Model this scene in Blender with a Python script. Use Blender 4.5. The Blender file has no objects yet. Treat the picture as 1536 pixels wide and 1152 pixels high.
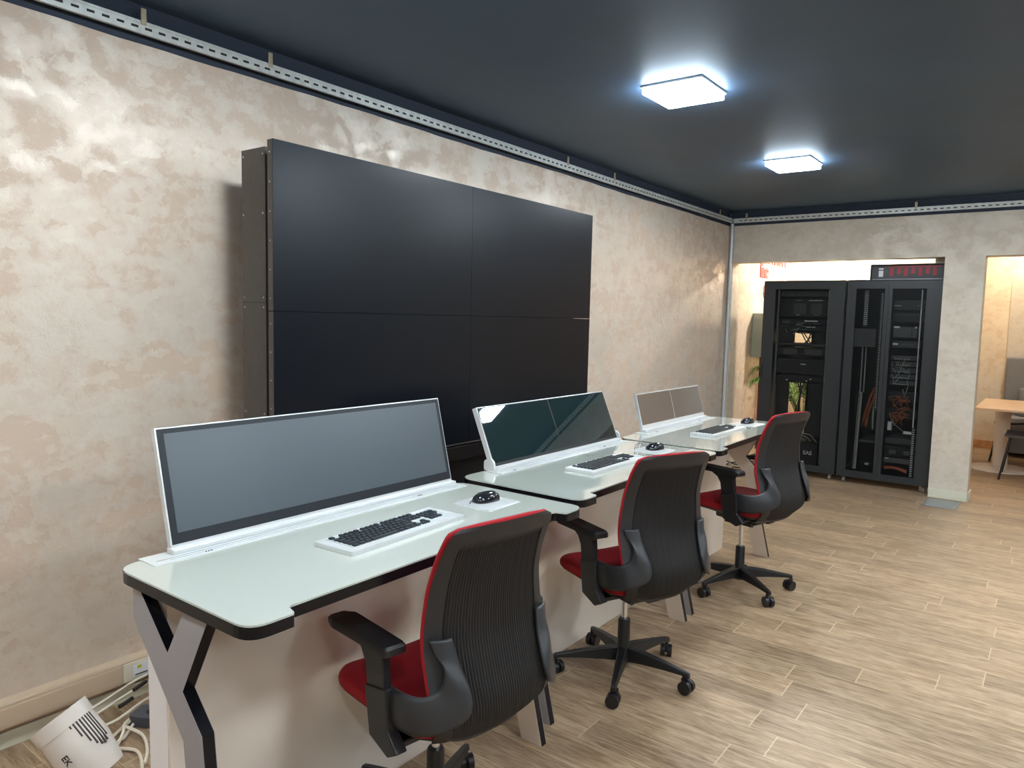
import bpy, bmesh, math, random
from mathutils import Vector, Matrix
random.seed(7)
sc = bpy.context.scene
C = sc.collection
PI = math.pi

# ------------------------------------------------------------------ camera
YAW, PIT, ROL, FPX = 0.643727887, -0.0900317899, 0.0225417682, 1100.09
f = Vector((math.cos(PIT)*math.cos(YAW), math.cos(PIT)*math.sin(YAW), math.sin(PIT)))
r = f.cross(Vector((0, 0, 1))).normalized()
u = r.cross(f)
r2 = math.cos(ROL)*r + math.sin(ROL)*u
u2 = -math.sin(ROL)*r + math.cos(ROL)*u
cam_d = bpy.data.cameras.new('camera')
cam = bpy.data.objects.new('camera', cam_d)
C.objects.link(cam)
M = Matrix((r2, u2, -f)).transposed().to_4x4()
M.translation = Vector((0, 0, 1.6))
cam.matrix_world = M
cam_d.sensor_width = 36.0
cam_d.lens = FPX/1536*36
cam_d.clip_start = 0.05
sc.camera = cam

# ------------------------------------------------------------------ light set-up
LAMP_E = 88.0      # strength of the square ceiling lamps
WARM_E = 90.0      # warm lamps of the two rooms behind
w = bpy.data.worlds.new('world'); sc.world = w
w.use_nodes = True
w.node_tree.nodes['Background'].inputs[0].default_value = (0.9, 0.93, 1, 1)
w.node_tree.nodes['Background'].inputs[1].default_value = 0.05
sc.view_settings.view_transform = 'Standard'
sc.view_settings.look = 'None'
sc.view_settings.gamma = 1
sc.view_settings.use_curve_mapping = False
sc.view_settings.exposure = 0.12
sc.cycles.max_bounces = 8
sc.cycles.diffuse_bounces = 5

# ------------------------------------------------------------------ materials
def L(c):  # sRGB 0-255 to linear
    return tuple((x/255/12.92 if x/255 <= .04045 else ((x/255+.055)/1.055)**2.4) for x in c) + (1,)

class NT:
    def __init__(s, m):
        m.use_nodes = True; s.t = m.node_tree; s.b = s.t.nodes['Principled BSDF']; s.o = s.t.nodes['Material Output']
    def n(s, typ, **kw):
        x = s.t.nodes.new(typ)
        for k, v in kw.items():
            if k.startswith('i_'): x.inputs[k[2:].replace('_', ' ')].default_value = v
            else: setattr(x, k, v)
        return x
    def l(s, a, b): s.t.links.new(a, b)
    def math(s, op, a, b=None, c=None):
        x = s.t.nodes.new('ShaderNodeMath'); x.operation = op
        for i, v in enumerate((a, b, c)):
            if v is None: continue
            if hasattr(v, 'type'): s.l(v, x.inputs[i])
            else: x.inputs[i].default_value = v
        return x.outputs[0]
    def ramp(s, src, stops, interp='LINEAR'):
        x = s.t.nodes.new('ShaderNodeValToRGB'); x.color_ramp.interpolation = interp
        e = x.color_ramp.elements
        while len(e) < len(stops): e.new(0.5)
        for i, (p, c) in enumerate(stops):
            e[i].position = p; e[i].color = c if len(c) == 4 else tuple(c)+(1,)
        s.l(src, x.inputs[0]); return x.outputs[0]
    def mix(s, f, a, b, mode='MIX'):
        x = s.t.nodes.new('ShaderNodeMix'); x.data_type = 'RGBA'; x.blend_type = mode
        for i, v in ((0, f), (6, a), (7, b)):
            if hasattr(v, 'type'): s.l(v, x.inputs[i])
            else: x.inputs[i].default_value = v
        return x.outputs[2]

MAT = {}
def mat(name, col, rough=.5, metal=0, spec=.5, noise=0.0, nscale=40, bump=0.0, bscale=200, coat=0, coat_r=.05):
    m = bpy.data.materials.new(name); t = NT(m); b = t.b
    b.inputs['Base Color'].default_value = col
    b.inputs['Roughness'].default_value = rough
    b.inputs['Metallic'].default_value = metal
    b.inputs['Specular IOR Level'].default_value = spec
    b.inputs['Coat Weight'].default_value = coat
    b.inputs['Coat Roughness'].default_value = coat_r
    tc = t.n('ShaderNodeTexCoord')
    if noise:
        nz = t.n('ShaderNodeTexNoise', i_Scale=nscale, i_Detail=4.0)
        t.l(tc.outputs['Object'], nz.inputs['Vector'])
        k = tuple(max(0, x*(1-noise)) for x in col[:3])+(1,)
        k2 = tuple(min(1, x*(1+noise)) for x in col[:3])+(1,)
        t.l(t.ramp(nz.outputs[0], [(.3, k), (.7, k2)]), b.inputs['Base Color'])
    if bump:
        nz = t.n('ShaderNodeTexNoise', i_Scale=bscale, i_Detail=3.0)
        t.l(tc.outputs['Object'], nz.inputs['Vector'])
        bp = t.n('ShaderNodeBump', i_Strength=bump, i_Distance=.002)
        t.l(nz.outputs[0], bp.inputs['Height']); t.l(bp.outputs[0], b.inputs['Normal'])
    MAT[name] = m
    return m

mat('black_plastic', (.016, .016, .018, 1), .42, bump=.25, bscale=500)
mat('grey_plastic', (.028, .030, .033, 1), .38, bump=.2, bscale=500)
mat('shell_plastic', (.020, .019, .019, 1), .5)
mat('nylon', (.010, .010, .011, 1), .38)
mat('red_fabric', (.36, .004, .012, 1), .85, noise=.25, nscale=300, bump=.5, bscale=900)
mat('chrome', (.75, .76, .78, 1), .12, 1)
mat('brushed_metal', (.55, .56, .58, 1), .35, 1)
mat('alu_white', L((222, 226, 226)), .28, .35)
mat('white_trim', L((225, 228, 230)), .3)
mat('black_edge', (.006, .006, .008, 1), .2, spec=.25)
mat('glass_top', L((190, 196, 187)), .06, spec=.6, coat=1.0, coat_r=.02)
mat('panel_white_warmed', L((226, 214, 200)), .16, spec=.5)  # glossy white with the warm reflected light mixed into its colour
mat('panel_side', L((238, 236, 238)), .3)
mat('leg_grey', L((150, 148, 152)), .3, spec=.6)
mat('leg_white', L((222, 206, 190)), .25)
mat('screen_matte', (.042, .060, .073, 1), .33, spec=1.0, bump=.02, bscale=30)
mat('screen_gloss', (.010, .022, .024, 1), .015, spec=.9)  # faint teal glow of the reflections put into the base colour
mat('screen_reflect_brown', (.12, .098, .084, 1), .12, spec=.9)  # brown of the reflected warm wall put into the base colour
mat('bezel_black', (.006, .010, .014, 1), .35)
mat('wall_screen', (.0020, .0040, .0075, 1), .30, spec=.34)
mat('frame_metal', (.085, .078, .07, 1), .45, .3, noise=.1)
mat('cabinet_black', (.006, .006, .007, 1), .35)
mat('key_black', (.018, .024, .03, 1), .45)
mat('key_plate', L((196, 204, 206)), .4, .1)
mat('mouse_black', (.012, .014, .018, 1), .12, spec=.7)
mat('galvanised', L((214, 216, 210)), .4, .25, noise=.12, nscale=30)
mat('slot_dark', (.01, .01, .012, 1), .6)
mat('strap_metal', L((190, 178, 150)), .45, .4, noise=.15)
mat('rack_black', (.010, .012, .014, 1), .35, bump=.1)
mat('rack_frame', (.020, .024, .027, 1), .35)
mat('rack_inside', (.004, .004, .005, 1), .6)
mat('unit_black', (.009, .011, .012, 1), .4)
mat('unit_grey', (.10, .10, .095, 1), .45)
mat('unit_dark', (.055, .058, .062, 1), .45)
mat('label_white', (.85, .85, .85, 1), .5)
mat('rail_silver', (.5, .52, .52, 1), .35, .7)
mat('cable_orange', (.42, .10, .03, 1), .5)
mat('cable_green', (.05, .22, .10, 1), .5)
mat('cable_grey', (.35, .35, .33, 1), .5)
mat('cable_white', L((225, 215, 195)), .5)
mat('cable_black', (.012, .012, .012, 1), .5)
mat('pvc_beige', L((205, 184, 158)), .4)
mat('pvc_white', L((222, 214, 196)), .4)
mat('skirting', L((212, 210, 190)), .4)
mat('wood_skirting', L((190, 140, 95)), .4, noise=.2, nscale=20)
mat('yellow_mark', L((190, 190, 50)), .5)
mat('device_white', L((226, 218, 208)), .35)
mat('device_dark', L((60, 52, 50)), .5)
mat('strip_grey', L((74, 76, 82)), .45)
mat('pipe_grey', L((196, 200, 204)), .35, .2)
mat('red_paint', L((150, 40, 40)), .5)
mat('red_letters', L((216, 96, 100)), .5)
mat('grey_paint', L((150, 150, 135)), .5)
mat('box_green', L((176, 184, 168)), .4)
mat('leaf', (.10, .24, .03, 1), .5, noise=.3, nscale=8)
mat('pot', L((205, 200, 190)), .4)
mat('soil', (.03, .02, .012, 1), .9)
mat('sofa_grey', L((128, 128, 130)), .85, noise=.1, nscale=80, bump=.4, bscale=500)
mat('table_wood', L((214, 182, 150)), .3, noise=.08, nscale=10)
mat('table_white', L((226, 216, 204)), .35)
mat('seat_dark', L((66, 64, 66)), .7)
mat('steel_plate', L((150, 156, 160)), .35, .6)
mat('plain_white', L((235, 232, 225)), .6)
mat('led_red', (.35, .01, .015, 1), .4)

def emis(name, col, e):
    m = bpy.data.materials.new(name); t = NT(m)
    t.b.inputs['Base Color'].default_value = (.8, .8, .8, 1)
    t.b.inputs['Emission Color'].default_value = col
    t.b.inputs['Emission Strength'].default_value = e
    MAT[name] = m
emis('lamp_face', (.90, .96, 1, 1), LAMP_E)
emis('lamp_side', (.66, .84, 1, 1), LAMP_E*.75)
emis('lamp_warm', (1, .87, .68, 1), WARM_E*1.1)
emis('lamp_server', (1, .91, .78, 1), WARM_E*16)

def smoked(name):
    m = bpy.data.materials.new(name); t = NT(m)
    tr = t.n('ShaderNodeBsdfTransparent'); tr.inputs[0].default_value = (.9, .92, .92, 1)
    t.b.inputs['Base Color'].default_value = (.008, .009, .01, 1); t.b.inputs['Roughness'].default_value = .3
    mx = t.n('ShaderNodeMixShader'); mx.inputs[0].default_value = .20
    t.l(tr.outputs[0], mx.inputs[1]); t.l(t.b.outputs[0], mx.inputs[2]); t.l(mx.outputs[0], t.o.inputs[0])
    MAT[name] = m
smoked('door_mesh')

def plaster(name, base, light, amount=1.0, scale=1.0):
    m = bpy.data.materials.new(name); t = NT(m); b = t.b
    tc = t.n('ShaderNodeTexCoord')
    big = t.n('ShaderNodeTexNoise', i_Scale=1.0*scale, i_Detail=3.0, i_Roughness=.5)
    t.l(tc.outputs['Object'], big.inputs['Vector'])
    # coordinates nudged by noise so that the trowel flakes get ragged edges
    wn_ = t.n('ShaderNodeTexNoise', i_Scale=7.0*scale, i_Detail=6.0, i_Roughness=.7)
    t.l(tc.outputs['Object'], wn_.inputs['Vector'])
    vm = t.n('ShaderNodeVectorMath', operation='MULTIPLY_ADD'); vm.inputs[1].default_value = (.16, .16, .16)
    t.l(wn_.outputs[1], vm.inputs[0]); t.l(tc.outputs['Object'], vm.inputs[2])
    mp = t.n('ShaderNodeMapping'); mp.inputs['Rotation'].default_value = (0, .45, 0); mp.inputs['Scale'].default_value = (.75, 1, 1.5)
    t.l(vm.outputs[0], mp.inputs['Vector'])
    vo = t.n('ShaderNodeTexVoronoi', i_Scale=14.0*scale); t.l(mp.outputs[0], vo.inputs['Vector'])
    sv = t.n('ShaderNodeSeparateColor'); t.l(vo.outputs['Color'], sv.inputs[0])
    vo2 = t.n('ShaderNodeTexVoronoi', i_Scale=26.0*scale); t.l(mp.outputs[0], vo2.inputs['Vector'])
    sv2 = t.n('ShaderNodeSeparateColor'); t.l(vo2.outputs['Color'], sv2.inputs[0])
    warp = t.n('ShaderNodeTexNoise', i_Scale=5.2*scale, i_Detail=8.0, i_Roughness=.68, i_Distortion=.3)
    t.l(tc.outputs['Object'], warp.inputs['Vector'])
    fine = t.n('ShaderNodeTexNoise', i_Scale=16.0*scale, i_Detail=9.0, i_Roughness=.7, i_Distortion=.4)
    t.l(tc.outputs['Object'], fine.inputs['Vector'])
    q = t.math('ADD', t.math('MULTIPLY', warp.outputs[0], 1.0), t.math('MULTIPLY', t.math('SUBTRACT', sv.outputs[0], .5), .16))
    q = t.math('ADD', q, t.math('MULTIPLY', t.math('SUBTRACT', sv2.outputs[0], .5), .08))
    q = t.math('ADD', q, t.math('MULTIPLY', t.math('SUBTRACT', big.outputs[0], .5), .25))
    fl = t.ramp(q, [(.40, (.0, .0, .0)), (.455, (.35, .35, .35)), (.475, (.62, .62, .62)), (.56, (.78, .78, .78)), (.60, (1, 1, 1))])
    k = t.math('MULTIPLY', fl, amount)
    t.l(t.mix(k, base, light), b.inputs['Base Color'])
    t.l(t.math('MULTIPLY', k, .30), b.inputs['Metallic'])
    ro = t.math('SUBTRACT', .58, t.math('MULTIPLY', k, .22))
    t.l(ro, b.inputs['Roughness'])
    bp = t.n('ShaderNodeBump', i_Strength=.8, i_Distance=.006)
    h = t.math('ADD', fine.outputs[0], t.math('MULTIPLY', fl, .25))
    t.l(h, bp.inputs['Height']); t.l(bp.outputs[0], b.inputs['Normal'])
    b.inputs['Specular IOR Level'].default_value = .45
    MAT[name] = m
plaster('plaster', L((210, 188, 167)), L((223, 210, 194)))
plaster('plaster_back', L((204, 193, 176)), L((215, 207, 192)), .9)
plaster('plaster_warm', L((222, 200, 172)), L((236, 226, 206)), .7)
mat('dark_wall', L((58, 54, 52)), .7)
mat('wall_black', L((46, 55, 70)), .7)

def ceiling_mat():
    m = bpy.data.materials.new('ceiling_paint'); t = NT(m); b = t.b
    tc = t.n('ShaderNodeTexCoord')
    nz = t.n('ShaderNodeTexNoise', i_Scale=.9, i_Detail=3.0)
    t.l(tc.outputs['Object'], nz.inputs['Vector'])
    t.l(t.ramp(nz.outputs[0], [(.3, L((62, 82, 104))), (.7, L((72, 94, 116)))]), b.inputs['Base Color'])
    b.inputs['Roughness'].default_value = .55
    MAT['ceiling_paint'] = m
ceiling_mat()

def floor_mat():
    m = bpy.data.materials.new('plank_floor'); t = NT(m); b = t.b
    tc = t.n('ShaderNodeTexCoord'); sp = t.n('ShaderNodeSeparateXYZ')
    t.l(tc.outputs['Object'], sp.inputs[0])
    X, Y = sp.outputs[0], sp.outputs[1]
    W, LN = .166, .92
    xs = t.math('DIVIDE', t.math('ADD', X, .006), W)
    row = t.math('FLOOR', xs)
    fx = t.math('FRACT', xs)
    wn = t.n('ShaderNodeTexWhiteNoise'); wn.noise_dimensions = '1D'
    t.l(row, wn.inputs['W'])
    ys = t.math('ADD', t.math('DIVIDE', Y, LN), t.math('MULTIPLY', wn.outputs['Value'], 7.3))
    col = t.math('FLOOR', ys); fy = t.math('FRACT', ys)
    ex = t.math('MINIMUM', fx, t.math('SUBTRACT', 1.0, fx))
    ey = t.math('MINIMUM', fy, t.math('SUBTRACT', 1.0, fy))
    gx = t.math('LESS_THAN', ex, .0035/W*.5)
    gy = t.math('LESS_THAN', ey, .0045/LN*.5)
    g = t.math('MAXIMUM', gx, gy)
    w2 = t.n('ShaderNodeTexWhiteNoise'); w2.noise_dimensions = '2D'
    cb = t.n('ShaderNodeCombineXYZ'); t.l(row, cb.inputs[0]); t.l(col, cb.inputs[1])
    t.l(cb.outputs[0], w2.inputs['Vector'])
    # grain: stretched along Y, shifted per plank
    mp = t.n('ShaderNodeCombineXYZ')
    t.l(t.math('ADD', t.math('MULTIPLY', X, 34.0), t.math('MULTIPLY', w2.outputs['Value'], 37.0)), mp.inputs[0])
    t.l(t.math('ADD', t.math('MULTIPLY', Y, 4.2), t.math('MULTIPLY', w2.outputs['Value'], 91.0)), mp.inputs[1])
    gr = t.n('ShaderNodeTexNoise', i_Scale=1.0, i_Detail=6.0, i_Roughness=.62, i_Distortion=.9)
    t.l(mp.outputs[0], gr.inputs['Vector'])
    mp2 = t.n('ShaderNodeCombineXYZ')
    t.l(t.math('ADD', t.math('MULTIPLY', X, 120.0), t.math('MULTIPLY', w2.outputs['Value'], 17.0)), mp2.inputs[0])
    t.l(t.math('MULTIPLY', Y, 14.0), mp2.inputs[1])
    g2 = t.n('ShaderNodeTexNoise', i_Scale=1.0, i_Detail=4.0, i_Roughness=.6)
    t.l(mp2.outputs[0], g2.inputs['Vector'])
    c1 = t.ramp(gr.outputs[0], [(.30, L((122, 98, 74))), (.44, L((158, 132, 104))), (.58, L((178, 153, 125))), (.74, L((196, 172, 145)))])
    c2 = t.mix(t.math('MULTIPLY', t.ramp(g2.outputs[0], [(.38, (1, 1, 1)), (.52, (0, 0, 0))]), .42), c1, L((112, 88, 64)))
    tone = t.ramp(w2.outputs['Value'], [(0, (.80, .79, .78)), (.5, (.96, .96, .95)), (1, (1.06, 1.05, 1.04))])
    c3 = t.mix(1.0, c2, tone, 'MULTIPLY')
    c4 = t.mix(t.math('MULTIPLY', g, .75), c3, L((205, 184, 152)))
    t.l(c4, b.inputs['Base Color'])
    t.l(t.math('ADD', .34, t.math('MULTIPLY', gr.outputs[0], .2)), b.inputs['Roughness'])
    bp = t.n('ShaderNodeBump', i_Strength=.25, i_Distance=.002)
    t.l(t.math('SUBTRACT', g2.outputs[0], g), bp.inputs['Height']); t.l(bp.outputs[0], b.inputs['Normal'])
    MAT['plank_floor'] = m
floor_mat()

# ------------------------------------------------------------------ mesh helpers
class MB:
    """collects shapes; build() links them as ONE mesh object"""
    def __init__(s): s.bm = bmesh.new()
    def box(s, x0, x1, y0, y1, z0, z1, bev=0, seg=2):
        t = bmesh.new(); bmesh.ops.create_cube(t, size=1)
        for v in t.verts:
            v.co = Vector(((x0+x1)/2+v.co.x*(x1-x0), (y0+y1)/2+v.co.y*(y1-y0), (z0+z1)/2+v.co.z*(z1-z0)))
        if bev: bmesh.ops.bevel(t, geom=t.edges[:], offset=bev, segments=seg, affect='EDGES', profile=.5)
        s.add(t); return s
    def add(s, t, M=None):
        if M is not None: bmesh.ops.transform(t, matrix=M, verts=t.verts)
        me = bpy.data.meshes.new('tmp'); t.to_mesh(me); t.free()
        s.bm.from_mesh(me); bpy.data.meshes.remove(me)
    def cyl(s, p0, p1, r0, r1=None, seg=20, cap=True):
        p0, p1 = Vector(p0), Vector(p1); r1 = r0 if r1 is None else r1
        t = bmesh.new(); d = p1-p0
        bmesh.ops.create_cone(t, cap_ends=cap, segments=seg, radius1=r0, radius2=r1, depth=d.length)
        q = d.to_track_quat('Z', 'Y').to_matrix().to_4x4(); q.translation = (p0+p1)/2
        s.add(t, q); return s
    def lathe(s, prof, seg=28, c=(0, 0, 0), M=None):
        t = bmesh.new(); rings = []
        for (rr, z) in prof:
            rings.append([t.verts.new((rr*math.cos(a*2*PI/seg), rr*math.sin(a*2*PI/seg), z)) for a in range(seg)])
        for a, b in zip(rings, rings[1:]):
            for i in range(seg): t.faces.new((a[i], a[(i+1) % seg], b[(i+1) % seg], b[i]))
        t.faces.new(list(reversed(rings[0]))); t.faces.new(rings[-1])
        Tm = Matrix.Translation(c); s.add(t, Tm @ M if M is not None else Tm); return s
    def prism(s, pts, axis, a, b, bev=0):
        """polygon pts in the plane normal to axis ('x': (y,z), 'y': (x,z), 'z': (x,y)) from a to b"""
        t = bmesh.new()
        def P(p, k):
            return {'x': (k, p[0], p[1]), 'y': (p[0], k, p[1]), 'z': (p[0], p[1], k)}[axis]
        v0 = [t.verts.new(P(p, a)) for p in pts]; v1 = [t.verts.new(P(p, b)) for p in pts]
        n = len(pts)
        t.faces.new(v0); t.faces.new(list(reversed(v1)))
        for i in range(n): t.faces.new((v0[i], v1[i], v1[(i+1) % n], v0[(i+1) % n]))
        bmesh.ops.recalc_face_normals(t, faces=t.faces)
        if bev: bmesh.ops.bevel(t, geom=t.edges[:], offset=bev, segments=2, affect='EDGES', profile=.5)
        s.add(t); return s
    def tube(s, pts, rad, seg=8, taper=None):
        pts = [Vector(p) for p in pts]; t = bmesh.new(); rings = []
        n = len(pts)
        up = Vector((0, 0, 1))
        for i, p in enumerate(pts):
            d = (pts[min(i+1, n-1)]-pts[max(i-1, 0)])
            d = d.normalized() if d.length > 1e-9 else Vector((0, 0, 1))
            a = d.cross(up)
            if a.length < .1: a = d.cross(Vector((1, 0, 0)))
            a.normalize(); b = d.cross(a)
            rr = rad if taper is None else rad*taper[i]
            rings.append([t.verts.new(p+rr*(math.cos(k*2*PI/seg)*a+math.sin(k*2*PI/seg)*b)) for k in range(seg)])
        for a, b in zip(rings, rings[1:]):
            for i in range(seg): t.faces.new((a[i], a[(i+1) % seg], b[(i+1) % seg], b[i]))
        t.faces.new(list(reversed(rings[0]))); t.faces.new(rings[-1])
        bmesh.ops.recalc_face_normals(t, faces=t.faces)
        s.add(t); return s
    def grid(s, fn, nu, nv, thick=0):
        """fn(u,v)->Vector, u in -1..1, v in 0..1; closed slab when thick"""
        t = bmesh.new()
        V = [[t.verts.new(fn(-1+2*i/nu, j/nv)) for i in range(nu+1)] for j in range(nv+1)]
        for j in range(nv):
            for i in range(nu): t.faces.new((V[j][i], V[j][i+1], V[j+1][i+1], V[j+1][i]))
        if thick:
            t.normal_update()
            W = [[t.verts.new(V[j][i].co + V[j][i].normal*thick) for i in range(nu+1)] for j in range(nv+1)]
            for j in range(nv):
                for i in range(nu): t.faces.new((W[j][i], W[j+1][i], W[j+1][i+1], W[j][i+1]))
            B = [(0, i) for i in range(nu)]+[(j, nu) for j in range(nv)]+[(nv, nu-i) for i in range(nu)]+[(nv-j, 0) for j in range(nv)]
            for k in range(len(B)):
                a, b = B[k], B[(k+1) % len(B)]
                t.faces.new((V[a[0]][a[1]], W[a[0]][a[1]], W[b[0]][b[1]], V[b[0]][b[1]]))
            bmesh.ops.recalc_face_normals(t, faces=t.faces)
        s.add(t); return s
    def build(s, name, m, parent=None, smooth=False, bev=0, loc=None):
        me = bpy.data.meshes.new(name); s.bm.to_mesh(me); s.bm.free()
        me.materials.append(MAT[m] if isinstance(m, str) else m)
        o = bpy.data.objects.new(name, me); C.objects.link(o)
        if parent is not None: o.parent = parent
        if loc is not None: o.location = loc
        if smooth:
            for p in me.polygons: p.use_smooth = True
            me.set_sharp_from_angle(angle=math.radians(38))
        if bev:
            md = o.modifiers.new('bevel', 'BEVEL'); md.width = bev; md.segments = 2; md.limit_method = 'ANGLE'
        return o

def thing(name, label, cat, loc=(0, 0, 0), rz=0, group=None):
    o = bpy.data.objects.new(name, None); C.objects.link(o)
    o.empty_display_size = .1
    o.location = loc; o.rotation_euler = (0, 0, rz)
    o['label'] = label; o['category'] = cat
    if group: o['group'] = group
    return o
def tag(o, label, cat, group=None, kind=None):
    o['label'] = label; o['category'] = cat
    if group: o['group'] = group
    if kind: o['kind'] = kind
    return o
def struct(o): o['kind'] = 'structure'; return o
def dup_tree(o, parent=None):
    c = o.copy(); C.objects.link(c); c.parent = parent
    for ch in list(o.children): dup_tree(ch, c)
    return c
def dup(o, loc, rz, label, group=None):
    c = dup_tree(o); c.location = loc; c.rotation_euler = (0, 0, rz)
    c['label'] = label
    if group: c['group'] = group
    return c
def text_mesh(name, s, size, depth, m, parent, M):
    cu = bpy.data.curves.new(name, 'FONT'); cu.body = s; cu.size = size; cu.extrude = depth
    cu.align_x = 'CENTER'; cu.align_y = 'CENTER'; cu.offset = size*.012
    tmp = bpy.data.objects.new('tmp', cu); C.objects.link(tmp)
    dg = bpy.context.evaluated_depsgraph_get()
    me = bpy.data.meshes.new_from_object(tmp.evaluated_get(dg))
    bpy.data.objects.remove(tmp)
    me.transform(M)
    me.materials.clear(); me.materials.append(MAT[m])
    o = bpy.data.objects.new(name, me); C.objects.link(o)
    if parent is not None: o.parent = parent
    return o

# ------------------------------------------------------------------ the room
WY = 2.98      # left wall
BX = 7.86      # back wall face
CZ = 2.79      # ceiling
TOPZ = 2.640   # plaster ends, black above
X0, Y0 = -2.6, -5.1
struct(MB().box(X0-.2, 12.2, Y0-.2, WY+.2, -.12, 0).build('floor', 'plank_floor'))
struct(MB().box(X0-.2, BX+.2, Y0-.2, WY+.2, CZ, CZ+.1).build('ceiling', 'ceiling_paint'))
struct(MB().box(BX+.2, 12.2, Y0-.2, WY+.2, CZ+.1, CZ+.2).build('ceiling_rear', 'plain_white'))
# left wall: plaster with a slightly uneven upper edge, black painted strip above
b = MB(); t = bmesh.new()
xs = [X0-.2+i*.1 for i in range(int((12.2-X0+.2)/.1)+1)]
lo = [t.verts.new((x, WY, 0)) for x in xs]
hi = [t.verts.new((x, WY, (TOPZ+.003*math.sin(x*3.1)+.0015*math.sin(x*17)) if x < BX+.1 else CZ+.1)) for x in xs]
lo2 = [t.verts.new((x, WY+.1, 0)) for x in xs]; hi2 = [t.verts.new((x, WY+.1, v.co.z)) for x, v in zip(xs, hi)]
for i in range(len(xs)-1):
    t.faces.new((lo[i], lo[i+1], hi[i+1], hi[i])); t.faces.new((lo2[i], hi2[i], hi2[i+1], lo2[i+1])); t.faces.new((hi[i], hi[i+1], hi2[i+1], hi2[i]))
b.add(t); struct(b.build('wall_left', 'plaster'))
struct(MB().box(X0, BX, WY+.012, WY+.12, TOPZ-.1, CZ).build('wall_left_upper', 'wall_black'))
struct(MB().box(X0-.1, X0, Y0, WY, 0, CZ).build('wall_near', 'plaster'))
struct(MB().box(X0, BX, Y0-.1, Y0, 0, CZ).build('wall_right', 'dark_wall'))
# back wall with the two openings (one mesh)
OT = 2.25; TH = .20
b = MB()
b.box(BX, BX+TH, 2.934, WY, 0, TOPZ)
b.box(BX, BX+TH, .937, 2.934, OT, TOPZ)
b.box(BX, BX+TH, .620, .937, 0, TOPZ)
b.box(BX, BX+TH, -1.3, .620, OT, TOPZ)
b.box(BX, BX+TH, Y0, -1.3, 0, TOPZ)
struct(b.build('wall_back', 'plaster_back'))
struct(MB().box(BX+.012, BX+TH-.01, Y0, WY, TOPZ, CZ+.1).build('wall_back_upper', 'wall_black'))
b = MB(); b.box(BX-.015, BX-.0005, .609, .935, 0, .085, .003); b.box(BX-.015, BX+TH+.01, .606, .6195, 0, .085, .003)
struct(b.build('baseboard_back', 'skirting'))
struct(MB().box(X0, 12, WY-.016, WY-.0005, 0, .062, .003).build('baseboard_left', 'skirting'))
# rooms behind
struct(MB().box(9.95, 10.05, 1.05, WY, 0, CZ+.1).build('wall_server_room', 'plaster_warm'))
struct(MB().box(BX+TH, 11.7, .93, 1.04, 0, CZ+.1).build('wall_partition', 'plaster_warm'))
struct(MB().box(11.6, 11.7, Y0, .93, 0, CZ+.1).build('wall_meeting_room', 'plaster_warm'))
struct(MB().box(BX+TH, 11.6, Y0-.1, Y0, 0, CZ+.1).build('wall_meeting_side', 'plaster_warm'))
b = MB(); b.box(11.583, 11.599, Y0, .93, 0, .11, .003); b.box(BX+TH+.01, 11.583, .914, .929, 0, .11, .003)
struct(b.build('trim_1', 'wood_skirting'))
# decorative raised panel on the meeting room wall
struct(MB().box(11.57, 11.599, -1.6, .60, .9, 2.27, .004).build('trim_2', 'plaster_back'))
# corner conduit
tag(MB().cyl((BX-.035, WY-.03, .05), (BX-.035, WY-.03, 2.66), .018, seg=16).box(BX-.055, BX-.015, WY-.05, WY-.001, 0, .06).build('cable_conduit', 'pipe_grey', smooth=True),
    'pale grey vertical cable conduit in the far left corner', 'conduit')

# perforated steel rails along the top of the walls
def rail(name, axis, a, c, b_, n, label):
    t = thing(name, label, 'rail', (0, 0, 0))
    # channel profile
    zc = 2.690
    ch = MB()
    def bx(m, p0, p1, off0, off1, z0, z1):
        if axis == 'x': m.box(p0, p1, c-off1, c-off0, z0, z1)
        else: m.box(c-off1, c-off0, p0, p1, z0, z1)
    bx(ch, a, b_, .030, .033, zc-.020, zc+.022)      # web
    bx(ch, a, b_, .010, .033, zc+.022, zc+.025)      # top flange
    bx(ch, a, b_, .018, .033, zc-.023, zc-.020)
    bx(ch, a, b_, .033, .036, zc+.014, zc+.018)      # rolled beads
    ch.build('channel', 'galvanised', t)
    sl = MB()
    k = a+.03
    while k < b_-.06:
        bx(sl, k, k+.027, .0328, .0340, zc-.006, zc+.003); k += .0535
    o = sl.build('slots', 'slot_dark', t); o['kind'] = 'stuff'
    return t
rl = rail('perforated_rail', 'x', X0, WY, BX-.04, 0, 'perforated galvanised steel rail high along the left wall')
rb = rail('perforated_rail', 'y', Y0, BX, WY-.04, 0, 'perforated galvanised steel rail above the openings of the back wall')
# hanging straps (each bolted over its rail)
def strap(name, x, y, ax):
    b = MB()
    if ax == 'x': b.box(x-.011, x+.011, y-.003, y, 2.70, 2.762, .003); b.cyl((x, y-.0035, 2.752), (x, y+.0005, 2.752), .004, seg=10)
    else: b.box(x-.003, x, y-.011, y+.011, 2.70, 2.762, .003); b.cyl((x-.0035, y, 2.752), (x+.0005, y, 2.752), .004, seg=10)
    return b.build(name, 'strap_metal', rl if ax == 'x' else rb)
for x in (1.49, 2.06, 4.537, 5.22, 7.45): strap('hanging_strap', x, WY-.034, 'x')
for y in (2.80, 1.2): strap('hanging_strap', BX-.034, y, 'y')

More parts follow.
